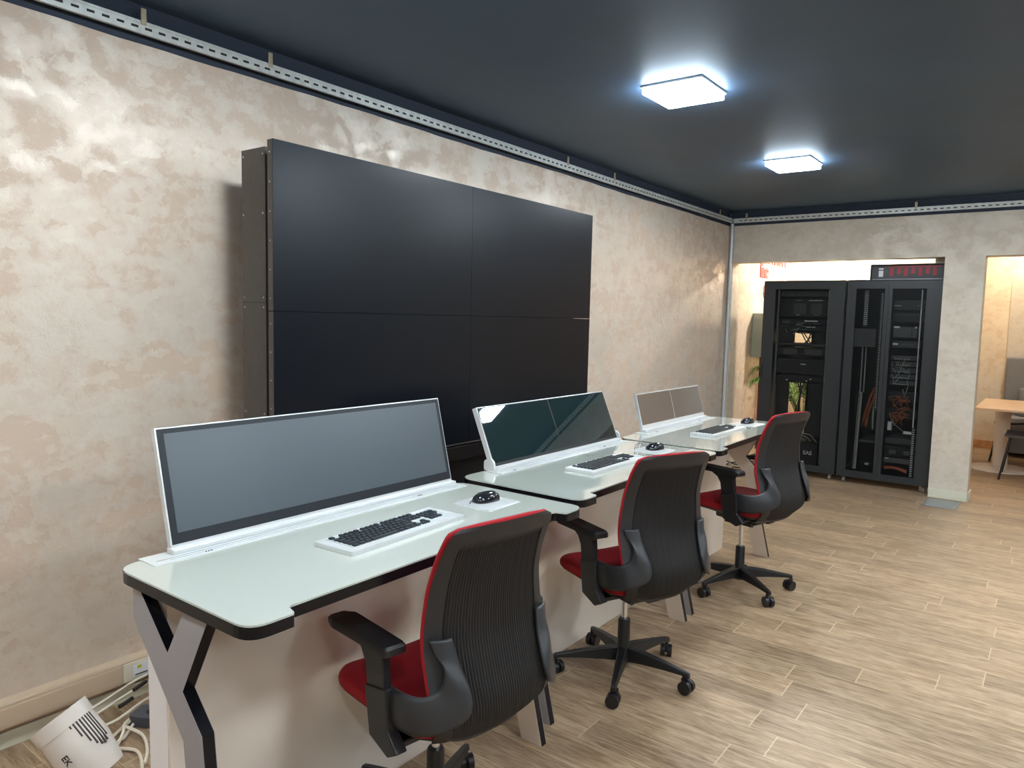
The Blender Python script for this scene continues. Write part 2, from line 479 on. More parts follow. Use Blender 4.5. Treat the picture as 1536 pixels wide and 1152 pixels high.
# ------------------------------------------------------------------ ceiling lamps
def lamp(loc, label, group=None):
    t = thing('ceiling_light', label, 'ceiling light', loc, 0, group)
    MB().box(-.165, .165, -.165, .165, -.012, 0, .004).build('housing', 'white_trim', t)
    d = MB(); d.box(-.155, .155, -.155, .155, -.040, -.012); d.build('diffuser_side', 'lamp_side', t)
    MB().box(-.150, .150, -.150, .150, -.043, -.0402).build('diffuser', 'lamp_face', t)
    return t
l1 = lamp((3.62, 1.655, CZ), 'larger looking, nearer of the two square lit ceiling lamps')
dup(l1, (5.64, 1.69, CZ), 0, 'farther square lit ceiling lamp, in front of the server racks')
for i, (x, y) in enumerate([(1.57, 1.66), (-.46, 1.66), (6.02, -.30), (3.95, -.35), (1.57, -.35), (-.46, -.35), (5.85, -2.4), (3.75, -2.4), (1.57, -2.4), (-.46, -2.4), (4.7, -4.2), (1.57, -4.2)]):
    dup(l1, (x, y, CZ), 0, 'square lit ceiling lamp outside the photo', 'ceiling lamps outside the photo')

def round_lamp(loc, rad, m, label):
    t = thing('ceiling_light', label, 'ceiling light', loc)
    MB().cyl((0, 0, 0), (0, 0, -.02), rad+.02, seg=28).build('housing', 'white_trim', t)
    MB().cyl((0, 0, -.0205), (0, 0, -.024), rad, seg=28).build('diffuser', m, t)
round_lamp((9.62, 2.05, CZ), .09, 'lamp_server', 'round warm ceiling lamp of the server room, hidden above the opening')
round_lamp((9.35, .1, CZ+.1), .15, 'lamp_warm', 'round warm ceiling lamp over the meeting table')
round_lamp((11.1, .45, CZ+.1), .14, 'lamp_warm', 'round warm ceiling lamp over the grey sofa')
round_lamp((10.4, -2.7, CZ+.1), .15, 'lamp_warm', 'round warm ceiling lamp outside the photo in the meeting room')

# ------------------------------------------------------------------ video wall
VX, VY, VW, VZ0, VZ1 = 1.765, 2.515, 1.212, .935, 2.275
names = {(0, 1): 'upper left dark screen of the two by two video wall', (1, 1): 'upper right dark screen of the two by two video wall',
         (0, 0): 'lower left dark screen of the two by two video wall', (1, 0): 'lower right dark screen of the two by two video wall'}
ph = (VZ1-VZ0)/2
for (i, j), lb in names.items():
    t = thing('video_wall_display', lb, 'display', (VX+i*VW, VY, VZ0+j*ph), 0, 'screens of the video wall')
    MB().box(.0015, VW-.0015, .004, .036, .0015, ph-.0015).build('housing', 'frame_metal', t)
    MB().box(.001, VW-.001, 0, .004, .001, ph-.001).build('screen', 'wall_screen', t)
    if i == 0:
        for k in range(6): MB().cyl((.0016, .020, .05+k*(ph-.1)/5), (-.001, .020, .05+k*(ph-.1)/5), .003, seg=8).build('screw', 'brushed_metal', t)
    # mounting bracket behind
    for xa in (.08, VW-.12):
        for za in (.10, ph-.16): MB().box(xa, xa+.04, .036, .10, za, za+.06).build('mounting_bracket', 'brushed_metal', t)
t = thing('video_wall_cabinet', 'tall charcoal metal cabinet carrying the video wall screens against the left wall', 'cabinet', (VX, VY, 0))
MB().box(.035, .047, .10, .262, 0, 2.262).build('side_panel', 'frame_metal', t)
MB().box(2*VW-.047, 2*VW-.035, .10, .262, 0, 2.262).build('side_panel', 'frame_metal', t)
MB().box(.047, 2*VW-.047, .225, .262, 0, 2.255).build('rear_panel', 'cabinet_black', t)
MB().box(.047, 2*VW-.047, .10, .225, 2.235, 2.258).build('top_panel', 'frame_metal', t)
MB().box(.035, 2*VW-.035, .03, .10, 0, .86).build('skirt_panel', 'cabinet_black', t)
MB().box(.03, 2*VW-.03, .012, .03, .84, .915, .002).build('lower_rail', 'cabinet_black', t)
MB().box(.03, 2*VW-.03, .010, .014, .925, .931).build('trim_strip', 'brushed_metal', t)
for z in (.3, .75, 1.18, 1.62, 1.66, 2.0, 2.235):
    for y in (.115, .248): MB().cyl((.0352, y, z), (.0325, y, z), .004, seg=8).build('screw', 'brushed_metal', t)
s = MB(); s.box(.0335, .0352, .10, .262, 1.638, 1.641); s.build('panel_seam', 'slot_dark', t)
for z in (.35, 1.2, 1.85): MB().box(.052, .10, .085, .10, z, z+.12).build('hinge_bracket', 'cabinet_black', t)

# ------------------------------------------------------------------ desks
DZ = .93; DW = 1.36
def rounded(pts, rad, n=6):
    out = []
    N = len(pts)
    for i, p in enumerate(pts):
        p = Vector(p[:2]); a = Vector(pts[i-1][:2]); c = Vector(pts[(i+1) % N][:2])
        rr = rad[i] if isinstance(rad, (list, tuple)) else rad
        d1 = (a-p).normalized(); d2 = (c-p).normalized()
        if rr <= 0: out.append(tuple(p)); continue
        for k in range(n+1):
            s = k/n
            q = (1-s)**2*(p+d1*rr)+2*s*(1-s)*p+s*s*(p+d2*rr)
            out.append(tuple(q))
    return out
hw = DW/2
top_poly = rounded([(-hw, -.30), (-hw+.118, -.30), (-hw+.130, -.258), (hw-.130, -.258), (hw-.118, -.30), (hw, -.30), (hw, .30), (-hw, .30)],
                   [.055, .008, .012, .012, .008, .055, .07, .07])
leg_out = [(-.110, .895), (.016, .684), (-.070, .590), (-.078, .50), (-.115, .22), (-.172, 0), (-.075, 0), (-.022, .20), (.010, .50), (.018, .555), (.245, .80), (.245, .895),
           (.215, .895), (.078, .757), (-.010, .895)]
# corrected leg outline: a Y with a kinked stem
leg_out = [(-.110, .897), (.010, .680), (-.074, .596), (-.086, .500), (-.120, .24), (-.178, 0), (-.084, 0), (-.026, .22), (.003, .500), (.010, .556), (.244, .800), (.244, .897),
           (.222, .897), (.078, .757), (-.010, .897)]
def make_desk(loc, label, grey_left):
    t = thing('console_desk', label, 'desk', loc, 0, 'console desks in a row')
    MB().prism(top_poly, 'z', DZ-.032, DZ-.0045).build('tabletop', 'black_edge', t)
    MB().prism([(x*.9985, y*.997) for x, y in top_poly], 'z', DZ-.0045, DZ).build('glass_surface', 'glass_top', t)
    for sx in (-1, 1):
        xa = -hw+.022 if sx < 0 else hw-.052
        MB().prism(leg_out, 'x', xa, xa+.030).build('leg', 'black_edge', t)
        f_ = MB()
        # laminated faces
        f_.prism(leg_out, 'x', xa-.0012, xa-.0001)
        f_.prism(leg_out, 'x', xa+.0301, xa+.0312)
        lf = f_.build('leg_face', 'leg_grey' if (grey_left and sx < 0) else 'leg_white', t)
    bx = MB(); bx.box(-hw+.058, hw-.056, .145, .158, 0, DZ-.0325, .001)
    bx.build('modesty_panel', 'panel_white_warmed', t)
    MB().box(-hw+.058, -hw+.074, .1585, .25, 0, DZ-.0325, .001).build('side_panel', 'panel_side', t)
    MB().box(hw-.072, hw-.056, .1585, .25, 0, DZ-.0325, .001).build('side_panel', 'panel_side', t)
    MB().box(-hw+.0745, hw-.0725, .235, .25, .05, DZ-.0325, .001).build('rear_panel', 'panel_side', t)
    return t
DESKS = [((1.550, 1.635, 0), 'nearest white glass console desk, with the widest single screen'),
         ((2.975, 1.690, 0), 'middle white glass console desk, its twin screens mirroring a lamp'),
         ((4.372, 1.700, 0), 'farthest white glass console desk, nearest the server racks')]
desks = [make_desk(p, l, True) for i, (p, l) in enumerate(DESKS)]

# pop-up monitors
def monitor(loc, W, H, tilt, style, label, xr0, xr1):
    t = thing('pop_up_monitor', label, 'monitor', loc, 0)
    # slot plate lying on the desk
    MB().box(xr0, xr1, -.062, .028, 0, .003, .001).build('base_plate', 'alu_white', t)
    MB().box(-W/2-.004, W/2+.004, -.020, .018, .003, .018, .003).build('lift_bar', 'alu_white', t)
    sl = MB(); sl.box(xr0+.02, xr1-.02, -.033, -.0315, .003, .0034); sl.box(xr0+.05, xr1-.05, -.046, -.0453, .003, .0033)
    for k in range(3): sl.box(-W/2+.07+k*.008, -W/2+.073+k*.008, -.055, -.050, .003, .0042); sl.box(W*.3+k*.008, W*.3+.003+k*.008, -.042, -.036, .003, .0042)
    sl.build('slot', 'slot_dark', t)
    R = Matrix.Rotation(-tilt, 4, 'X'); R.translation = Vector((0, 0, .014))
    def part(mb, nm, m):
        o = mb.build(nm, m, t); o.matrix_local = R; return o
    fr = MB(); th = .018 if style != 'thick' else .026
    fr.box(-W/2, W/2, 0, th, 0, H, .0015)
    frame = part(fr, 'frame', 'alu_white')
    e = .005
    def sub(mb, nm, m): return mb.build(nm, m, frame)
    if style == 'single':
        sub(MB().box(-W/2+e, W/2-e, -.0015, 0, .012, H-.004), 'bezel', 'bezel_black')
        sub(MB().box(-W/2+.024, W/2-.022, -.0019, -.0015, .042, H-.018), 'screen', 'screen_matte')
    elif style == 'thick':
        sub(MB().box(-W/2+e, W/2-e, -.0015, 0, .008, H-.004), 'bezel', 'slot_dark')
        sub(MB().box(-W/2+.009, -.005, -.0019, -.0015, .022, H-.008), 'screen', 'screen_gloss')
        sub(MB().box(.005, W/2-.009, -.0019, -.0015, .022, H-.008), 'screen', 'screen_gloss')
    else:
        sub(MB().box(-W/2+.008, -.004, -.0015, 0, .030, H-.006), 'screen', 'screen_reflect_brown')
        sub(MB().box(.004, W/2-.008, -.0015, 0, .030, H-.006), 'screen', 'screen_reflect_brown')
    if style == 'thick':
        for sx in (-1, 1):
            b = MB(); xx = sx*(W/2+.001)
            b.prism(rounded([(-.012, .003), (.050, .003), (.050, .045), (.018, .060), (-.004, .045)], .010, 4), 'x', xx, xx+sx*.010)
            b.build('hinge_bracket', 'alu_white', t, smooth=True)
    return t
monitor((1.5925, 1.918, DZ), 1.155, .338, math.radians(14), 'single', 'wide dark screen in a white frame rising from the nearest desk', -.655, .600)
m2 = monitor((3.030, 1.945, DZ), 1.105, .280, math.radians(23.0), 'thick', 'twin glossy dark screens on the middle desk, a lit lamp mirrored at top left', -.575, .590)
monitor((4.437, 1.985, DZ), .940, .222, math.radians(15), 'twin', 'small twin screens, brown wall reflection painted in, in a white frame on the farthest desk', -.53, .54)

# keyboards in trays
def make_keyboard(loc, rz, label):
    t = thing('keyboard', label, 'keyboard', loc, rz, 'keyboards set into the desks')
    W, D = .502, .155
    fr = MB(); fr.prism(rounded([(-W/2, -D/2), (W/2, -D/2), (W/2, D/2), (-W/2, D/2)], .004, 3), 'z', 0, .014); fr.build('frame', 'alu_white', t, bev=.002)
    MB().box(-.222, .222, -.052, .062, .014, .0155).build('key_bed', 'key_plate', t)
    u_ = .0190; rows = [
        (0.052, [1]*1+['g']+[1]*4+['h']+[1]*4+['h']+[1]*4+['p']+[1]*3+['p']),
        (0.031, [1]*13+[2]+['p']+[1]*3+['p']+[1]*4),
        (0.012, [1.5]+[1]*12+[1.5]+['p']+[1]*3+['p']+[1]*4),
        (-0.007, [1.75]+[1]*11+[2.25]+['q']+[1]*3+['x']),
        (-0.026, [2.25]+[1]*10+[2.75]+['r']+[1]+['s']+[1]*3+['x']),
        (-0.045, [1.25, 1.25, 1.25, 6.25, 1.25, 1.25, 1.25, 1.25]+['p']+[1]*3+['p']+[2, 1, 1])]
    gap = {'g': 1.0, 'h': .5, 'p': .28, 'q': 3.56, 'r': 1.28, 's': 1.28}
    n = 0; cache = {}
    for (y, ks) in rows:
        x = -.218
        for k in ks:
            if k == 'x': continue
            if isinstance(k, str): x += gap[k]*u_; continue
            w_ = k*u_
            if n < 100:
                if k not in cache:
                    kb = MB(); a_, c_ = w_/2-.0022, w_/2-.0032
                    kb.lathe([(1, 0)], 4) if False else None
                    q = bmesh.new(); bmesh.ops.create_cube(q, size=1)
                    for v in q.verts:
                        tp = v.co.z > 0
                        v.co = Vector((math.copysign(c_ if tp else a_, v.co.x), math.copysign(.0060 if tp else .0072, v.co.y), .0055 if tp else 0))
                    kb.add(q); o = kb.build('key', 'key_black', t); cache[k] = o
                else:
                    o = cache[k].copy(); C.objects.link(o)
                o.location = (x+w_/2, y, .0155); n += 1
            x += w_
    return t
kb0 = make_keyboard((1.571, 1.622, DZ), math.radians(2.5), 'nearest white framed keyboard with black keys, on the nearest desk')
dup(kb0, (2.965, 1.655, DZ), math.radians(-.5), 'white framed keyboard with black keys on the middle desk')
dup(kb0, (4.350, 1.662, DZ), math.radians(-1), 'farthest white framed keyboard with black keys, on the farthest desk')
# little usb socket marks beside the keyboards
for i, (x, y) in enumerate([(1.600, 1.735), (2.995, 1.765), (4.36, 1.79)]):
    MB().box(-.010, .010, -.004, .004, 0, .002, .0008).build('power_button', 'leg_grey', desks[i], loc=(x-DESKS[i][0][0], y-DESKS[i][0][1], DZ))

# mouse platforms and mice
for i, (x, y, rz) in enumerate([(2.040, 1.632, .02), (3.455, 1.668, -.05), (4.815, 1.650, -.06)]):
    o = MB().box(-.088, .088, -.082, .082, 0, .004, .0015).box(-.093, .093, -.087, .087, 0, .0008).build('mouse_platform', 'alu_white', desks[i], loc=(x-DESKS[i][0][0], y-DESKS[i][0][1], DZ))
    o.rotation_euler = (0, 0, rz)
def make_mouse(loc, rz, label, cord):
    t = thing('computer_mouse', label, 'mouse', loc, rz, 'mice on the desks')
    def body(u_, v):
        a = PI*v; y = -.054*math.cos(a)
        wv = .031*(math.sin(a)**.55)*(1-.10*math.sin(2*a))
        h = .036*(math.sin(a)**.6)*(1+.12*math.cos(a))
        th = PI*(u_+1)/2
        return Vector((-wv*math.cos(th), y, max(0, h*math.sin(th)**.8)+.0005))
    MB().grid(body, 20, 22).build('body', 'mouse_black', t, smooth=True)
    MB().cyl((-.004, .030, .0265), (.004, .030, .0265), .009, seg=16).build('scroll_wheel', 'grey_plastic', t, smooth=True)
    MB().tube(cord, .0016, 6).build('cable', 'cable_black', t)
    return t
cord1 = [(0, .052, .008), (0.0, .062, .010), (-.002, .072, .006), (-.004, .078, -.003)]
m1 = make_mouse((2.045, 1.640, DZ+.004), math.radians(75), 'glossy black mouse on the nearest desk', cord1)
cord2 = [(0, .052, .008), (.004, .075, .024), (.012, .095, .040), (.026, .112, .030), (.030, .118, .004), (.030, .119, -.003)]
make_mouse((3.475, 1.665, DZ+.004), math.radians(70), 'black mouse with a looping cord on the middle desk', cord2)
make_mouse((4.840, 1.655, DZ+.004), math.radians(75), 'farthest black mouse, on the desk nearest the server racks', cord1)

# ------------------------------------------------------------------ office chairs
def sstep(a, b, x):
    x = max(0, min(1, (x-a)/(b-a))); return x*x*(3-2*x)
def lerp_tab(tab, z):
    for (a, va), (b, vb) in zip(tab, tab[1:]):
        if z <= b:
            s = (z-a)/(b-a); s = s*s*(3-2*s) if False else s
            return va+(vb-va)*s
    return tab[-1][1]
def smooth_tab(tab, z):   # Catmull-Rom
    n = len(tab)
    if z <= tab[0][0]: return tab[0][1]
    if z >= tab[-1][0]: return tab[-1][1]
    for i in range(n-1):
        if z <= tab[i+1][0]:
            p0 = tab[max(i-1, 0)][1]; p1 = tab[i][1]; p2 = tab[i+1][1]; p3 = tab[min(i+2, n-1)][1]
            s = (z-tab[i][0])/(tab[i+1][0]-tab[i][0])
            return .5*((2*p1)+(-p0+p2)*s+(2*p0-5*p1+4*p2-p3)*s*s+(-p0+3*p1-3*p2+p3)*s**3)
YB = [(.405, -.190), (.44, -.262), (.50, -.318), (.56, -.326), (.64, -.303), (.74, -.277), (.86, -.277), (.97, -.297), (1.06, -.325)]
WB = [(.405, .115), (.44, .178), (.50, .210), (.56, .221), (.64, .223), (.74, .220), (.86, .206), (.97, .196), (1.06, .187)]
def back_pt(u_, v, off=0, grow=0, z0=.405, z1=1.058, rib=False):
    z = z0+(z1-z0)*v
    wd = smooth_tab(WB, z)+grow
    rc = .036
    d = (z1-z)
    if d < rc: wd -= rc*(1-math.sqrt(max(0, 1-((rc-d)/rc)**2)))*.85
    zz = z
    y = smooth_tab(YB, z)
    curve = .050*(1-sstep(.85, 1.07, z)*.5)*(abs(u_)**2.4)
    x = wd*u_
    # sagging top edge
    zz -= .005*(abs(u_)**3)*sstep(.95, 1.07, z)
    if rib:
        ins = sstep(.80, .78, abs(u_))*sstep(1.004, .994, z)*sstep(.42, .46, z)
        y += ins*.006 - ins*.0026*math.cos(u_*.21/.0088*2*PI)
    return Vector((x, y+curve+off, zz))
def make_chair(loc, rz, base_rot, label):
    t = thing('office_chair', label, 'office chair', loc, rz, 'office chairs at the desks')
    # base
    hb = MB(); hb.lathe([(.030, .060), (.034, .075), (.034, .125), (.028, .135), (.0275, .255), (.024, .262)], 24)
    base = hb.build('base', 'nylon', t, smooth=True)
    base.rotation_euler = (0, 0, base_rot-rz)
    leg0 = cas0 = None
    for k in range(5):
        a = k*2*PI/5
        if leg0 is None:
            lg = MB(); q = bmesh.new()
            secs = [(.02, .028, .072, .135), (.10, .024, .078, .128), (.20, .019, .080, .113), (.285, .015, .078, .098), (.315, .012, .070, .092)]
            rings = []
            for (rr, hwid, z0, z1) in secs:
                rings.append([q.verts.new(p) for p in ((rr, -hwid, z0), (rr, hwid, z0), (rr, hwid*.75, z1), (rr, -hwid*.75, z1))])
            for A, B in zip(rings, rings[1:]):
                for i in range(4): q.faces.new((A[i], A[(i+1) % 4], B[(i+1) % 4], B[i]))
            q.faces.new(rings[0]); q.faces.new(list(reversed(rings[-1]))); bmesh.ops.recalc_face_normals(q, faces=q.faces)
            bmesh.ops.bevel(q, geom=q.edges[:], offset=.004, segments=2, affect='EDGES', profile=.5)
            lg.add(q); leg0 = lg.build('leg', 'nylon', base); o = leg0
            cs = MB()
            cs.cyl((0, -.026, .030), (0, -.006, .030), .029, seg=24); cs.cyl((0, .006, .030), (0, .026, .030), .029, seg=24)
            cs.cyl((0, -.006, .030), (0, .006, .030), .012, seg=12)
            cs.box(-.012, .012, -.007, .007, .03, .062, .003); cs.cyl((.014, 0, .045), (.014, 0, .082), .008, seg=12)
            cs.prism(rounded([(-.020, .030), (.022, .040), (.024, .066), (-.012, .066)], .008, 3), 'y', -.0065, .0065)
            cas0 = cs.build('caster', 'nylon', base, smooth=True); c = cas0
        else:
            o = leg0.copy(); C.objects.link(o); c = cas0.copy(); C.objects.link(c)
        o.rotation_euler = (0, 0, a)
        c.location = (.302*math.cos(a), .302*math.sin(a), 0)
        c.rotation_euler = (0, 0, a+[.6, 2.2, -1.0, 1.5, 3.0][k])
    MB().cyl((0, 0, .19), (0, 0, .42), .0135, seg=20).build('gas_lift', 'chrome', t, smooth=True)
    mc = MB(); mc.box(-.10, .10, -.16, .12, .385, .425, .012); mc.box(-.035, .035, -.20, -.12, .395, .425, .008); mc.cyl((.08, 0, .405), (.26, .02, .400), .007, seg=10); mc.cyl((-.04, -.10, .372), (-.04, -.02, .372), .018, seg=14)
    mc.build('mechanism', 'nylon', t, smooth=True)
    # seat
    def seat_fn(top):
        def fn(u_, v):
            y = -.262+.517*v
            e = abs(2*v-1)
            wd = .242*(1-.0*e)*(1-.30*max(0, (e-.60)/.40)**2.2) - .012*sstep(.3, 0, v)
            x = wd*u_
            edge = max(abs(u_)**5, e**7)
            zt = .532 - .030*edge - .018*sstep(.72, 1, v) + .008*abs(u_)**2 + .010*sstep(.25, 0, v)
            zb = .450 + .014*edge + .012*sstep(.75, 1, v)
            return Vector((x, y, zt if top else zb))
        return fn
    def slab(ft, fb, nu, nv):
        q = bmesh.new()
        A = [[q.verts.new(ft(-1+2*i/nu, j/nv)) for i in range(nu+1)] for j in range(nv+1)]
        B = [[q.verts.new(fb(-1+2*i/nu, j/nv)) for i in range(nu+1)] for j in range(nv+1)]
        for j in range(nv):
            for i in range(nu):
                q.faces.new((A[j][i], A[j][i+1], A[j+1][i+1], A[j+1][i])); q.faces.new((B[j][i], B[j+1][i], B[j+1][i+1], B[j][i+1]))
        P = [(0, i) for i in range(nu)]+[(j, nu) for j in range(nv)]+[(nv, nu-i) for i in range(nu)]+[(nv-j, 0) for j in range(nv)]
        for k in range(len(P)):
            a, b = P[k], P[(k+1) % len(P)]
            q.faces.new((A[a[0]][a[1]], B[a[0]][a[1]], B[b[0]][b[1]], A[b[0]][b[1]]))
        bmesh.ops.recalc_face_normals(q, faces=q.faces); return q
    sm = MB(); sm.add(slab(seat_fn(True), lambda a, b: seat_fn(False)(a, b)+Vector((0, 0, .004)), 24, 24)); so = sm.build('seat', 'red_fabric', t, smooth=True)
    so.modifiers.new('s', 'SUBSURF').render_levels = 1
    def pan(u_, v):
        p = seat_fn(False)(u_, v); p.x *= .97; p.y = p.y*.97; p.z += .003; return p
    def pan2(u_, v):
        p = seat_fn(False)(u_, v); p.x *= .86; p.y = p.y*.90-.01; p.z = .425+.022*abs(u_)**3+.014*sstep(.6, 1, v); return p
    pm = MB(); pm.add(slab(pan, pan2, 16, 16)); pm.build('seat_pan', 'black_plastic', t, smooth=True)
    # back shell and red front pad
    MB().grid(lambda a, b: back_pt(a, b, rib=True), 300, 56, thick=0).build('back_shell', 'shell_plastic', t, smooth=False)
    sh = t.children[-1]
    for p_ in sh.data.polygons: p_.use_smooth = True
    md = sh.modifiers.new('solid', 'SOLIDIFY'); md.thickness = .010; md.offset = -1 
    pd = MB(); pd.grid(lambda a, b: back_pt(a, b, off=.0105, grow=.0015, z0=.50, z1=1.0595), 30, 40); po = pd.build('back_pad', 'red_fabric', t, smooth=True)
    md = po.modifiers.new('solid', 'SOLIDIFY'); md.thickness = .011; md.offset = -1
    # side brackets, armrests
    for s in (-1, 1):
        I = [(.254, -.06, .598), (.254, -.14, .597), (.248, -.20, .598), (.230, -.248, .606), (.200, -.276, .632), (.190, 0, .675), (.200, 0, .715), (.210, 0, .752)]
        O = [(.254, -.06, .494), (.253, -.16, .494), (.243, -.235, .502), (.206, -.298, .522), (.150, -.333, .560), (.136, 0, .610), (.146, 0, .68), (.158, 0, .752)]
        def hug(T, off=(.024, .013, .010)):
            out = list(T)
            for q_, k_ in enumerate((5, 6, 7)):
                x_, _, z_ = T[k_]; uu = x_/smooth_tab(WB, z_)
                out[k_] = (x_, smooth_tab(YB, z_)+.050*uu**2.4-off[q_], z_)
            return out
        I, O = hug(I), hug(O)
        def br(u_, v):
            k = v*(len(I)-1); i = min(int(k), len(I)-2); q = k-i
            def cr(T):
                P = [Vector(T[max(i-1, 0)]), Vector(T[i]), Vector(T[i+1]), Vector(T[min(i+2, len(T)-1)])]
                return .5*((2*P[1])+(-P[0]+P[2])*q+(2*P[0]-5*P[1]+4*P[2]-P[3])*q*q+(-P[0]+3*P[1]-3*P[2]+P[3])*q**3)
            a, b = cr(I), cr(O); m = (u_+1)/2
            p = a*(1-m)+b*m
            bul = .006*(1-u_*u_)
            return Vector((s*(p.x+bul), p.y-bul, p.z))
        bo = MB().grid(br, 8, 36).build('back_bracket', 'grey_plastic', t, smooth=True)
        md = bo.modifiers.new('solid', 'SOLIDIFY'); md.thickness = .014; md.offset = 0
        ar = MB()
        xo = s*.262
        ar.prism([(-.060, .440), (-.150, .412), (-.196, .440), (-.150, .485), (-.140, .598), (-.036, .578)], 'x', xo-.018, xo+.018, .004)
        ar.prism([(-.042, .572), (-.126, .588), (-.116, .680), (-.150, .702), (.050, .702), (-.008, .672), (-.030, .64)], 'x', xo-.013, xo+.013, .003)
        arm = ar.build('armrest', 'black_plastic', t)
        MB().box(min(xo, s*.12), max(xo, s*.12), -.15, -.06, .418, .440, .006).build('arm_mount', 'nylon', t)
        pdm = MB()
        q = bmesh.new()
        outl = rounded([(-.036, -.165), (.036, -.165), (.043, .10), (.030, .150), (-.030, .150), (-.043, .10)], .014, 4)
        A = [q.verts.new((xo+x, y, .700+.004*(y > .12))) for x, y in outl]
        B = [q.verts.new((xo+x, y, .718-.004*(y > .12))) for x, y in outl]
        Bt = [q.verts.new((xo+x*.86, y*.96, .726-.006*(y > .11))) for x, y in outl]
        n_ = len(outl)
        q.faces.new(A); q.faces.new(Bt)
        for i in range(n_):
            q.faces.new((A[i], A[(i+1) % n_], B[(i+1) % n_], B[i])); q.faces.new((B[i], B[(i+1) % n_], Bt[(i+1) % n_], Bt[i]))
        bmesh.ops.recalc_face_normals(q, faces=q.faces)
        pdm.add(q); pdm.build('pad', 'black_plastic', arm, smooth=True)
    return t
CH = [((1.612, 1.475, 0), math.radians(-10), math.radians(22), 0, 'nearest red and black office chair, its base cut off by the photo edge'),
      ((2.885, 1.50, 0), math.radians(-24), math.radians(-15), .008, 'red and black office chair at the middle desk'),
      ((4.30, 1.475, 0), math.radians(-15), math.radians(-56), .048, 'farthest red and black office chair, in front of the server rack')]
c0 = make_chair(CH[0][0], CH[0][1], CH[0][2], CH[0][4])
for (p, rz, br_, dz_, lb) in CH[1:]:
    c = dup(c0, p, rz, lb)
    for ch in c.children:
        if ch.name.split('.')[0] == 'base': ch.rotation_euler = (0, 0, br_-rz)
        else: ch.location.z += dz_      # the gas lift set higher

# ------------------------------------------------------------------ server racks
def make_rack(loc, W, doors, label, name='server_rack', depth=.80, H=2.045, rear=None):
    """front faces -X; local y across"""
    t = thing(name, label, 'server rack', loc, 0, 'server racks in the opening')
    h = W/2
    fr = MB()
    for y in (-h, h-.035):
        for x in (.03, depth-.035): fr.box(x, x+.035, y, y+.035, .065, H-.001)
    fr.box(.03, depth, -h, -h+.035, .065, .11); fr.box(.03, depth, h-.035, h, .065, .11)
    fr.box(.03, .065, -h, h, .065, .115); fr.box(depth-.035, depth, -h, h, .065, .115)
    fr.build('frame', 'rack_frame', t)
    MB().box(.066, depth-.036, -h+.001, h-.001, .066, .072).build('bottom_panel', 'rack_inside', t)
    MB().box(.0, depth, -h, h, H-.001, H+.008, .002).build('top_panel', 'rack_black', t)
    for y0 in (-h-.003, h+.0005): MB().box(.03, depth, y0, y0+.0025, .10, H-.002).build('side_panel', 'rack_black', t)
    for (y0, y1, wy0, wy1, hs) in doors:
        dm = MB(); z0, z1 = .068, H-.004; wz0, wz1 = .135, 1.965
        dm.box(0, .028, y0, wy0, z0, z1); dm.box(0, .028, wy1, y1, z0, z1)
        dm.box(0, .028, wy0, wy1, z0, wz0); dm.box(0, .028, wy0, wy1, wz1, z1)
        d = dm.build('door', 'rack_frame', t)
        MB().box(.012, .0135, wy0, wy1, wz0, wz1).build('mesh_pane', 'door_mesh', d)
        hy = y0+.018 if hs < 0 else y1-.018
        if hs: MB().box(-.012, 0, hy-.010, hy+.010, 1.02, 1.16, .003).cyl((-.014, hy, 1.05), (-.010, hy, 1.05), .007, seg=10).build('handle', 'rack_black', d)
        ky = y0+.004 if hs > 0 else y1-.004
        for z in (.35, 1.0, 1.75): MB().box(-.008, .002, ky-.006, ky+.006, z, z+.06, .002).build('hinge', 'rack_frame', d)
    if rear:
        rd = MB()
        for bx_ in rear: rd.box(depth-.034, depth-.004, *bx_)
        rd.build('added_backing', 'rack_inside', t)  # unseen backing, added to keep the interior dark except at the gaps
    for x in (.09, depth-.09):
        for y in (-h+.06, h-.06):
            cs = MB(); cs.cyl((x-.012, y-.012, .030), (x-.012, y+.012, .030), .029, seg=18); cs.box(x-.02, x+.02, y-.016, y+.016, .045, .066, .003)
            cs.build('caster', 'cable_grey', t, smooth=True)
    return t
R1C = 2.205; R1W = .816
RX = 7.945
make_rack((RX, R1C, 0), R1W, [(-R1W/2+.002, R1W/2-.002, 1.944-R1C, 2.490-R1C, 1)], 'left black server rack with one wide mesh door, beside the left wall',
          rear=[(-R1W/2+.036, R1W/2-.036, .93, 1.385), (-R1W/2+.036, R1W/2-.036, 1.50, 2.04), (-R1W/2+.036, R1W/2-.036, .116, .28),
                (-R1W/2+.036, 2.325-R1C, .28, .93), (2.54-R1C, R1W/2-.036, .28, .93), (-R1W/2+.036, 2.30-R1C, 1.385, 1.50), (2.49-R1C, R1W/2-.036, 1.385, 1.50)])
R2C = 1.357; R2W = .846
make_rack((RX, R2C, 0), R2W, [(-R2W/2+.002, 1.402-R2C-.001, 1.077-R2C, 1.367-R2C, 0), (1.402-R2C+.001, R2W/2-.002, 1.437-R2C, 1.695-R2C, 0)],
          'right black server rack with two narrow mesh doors, beside the pillar',
          rear=[(-R2W/2+.036, R2W/2-.036, .116, 2.04)])

def zpx(py, px=1205):   # rack front height from a row of the photo, measured at the rack face
    return 1.99-(py-430)*.00722
def unit(name, label, cat, y0, y1, z0, z1, m='unit_black', x0=.09, dep=.45, parts=()):
    t = thing(name, label, cat, (RX+x0, 0, 0))
    MB().box(0, dep, y0, y1, z0+.003, z1-.003, .002).build('chassis', m, t)
    for (pn, ya, yb, za, zb, pm) in parts:
        MB().box(-.004, .001, ya, yb, za, zb).build(pn, pm, t)
    return t
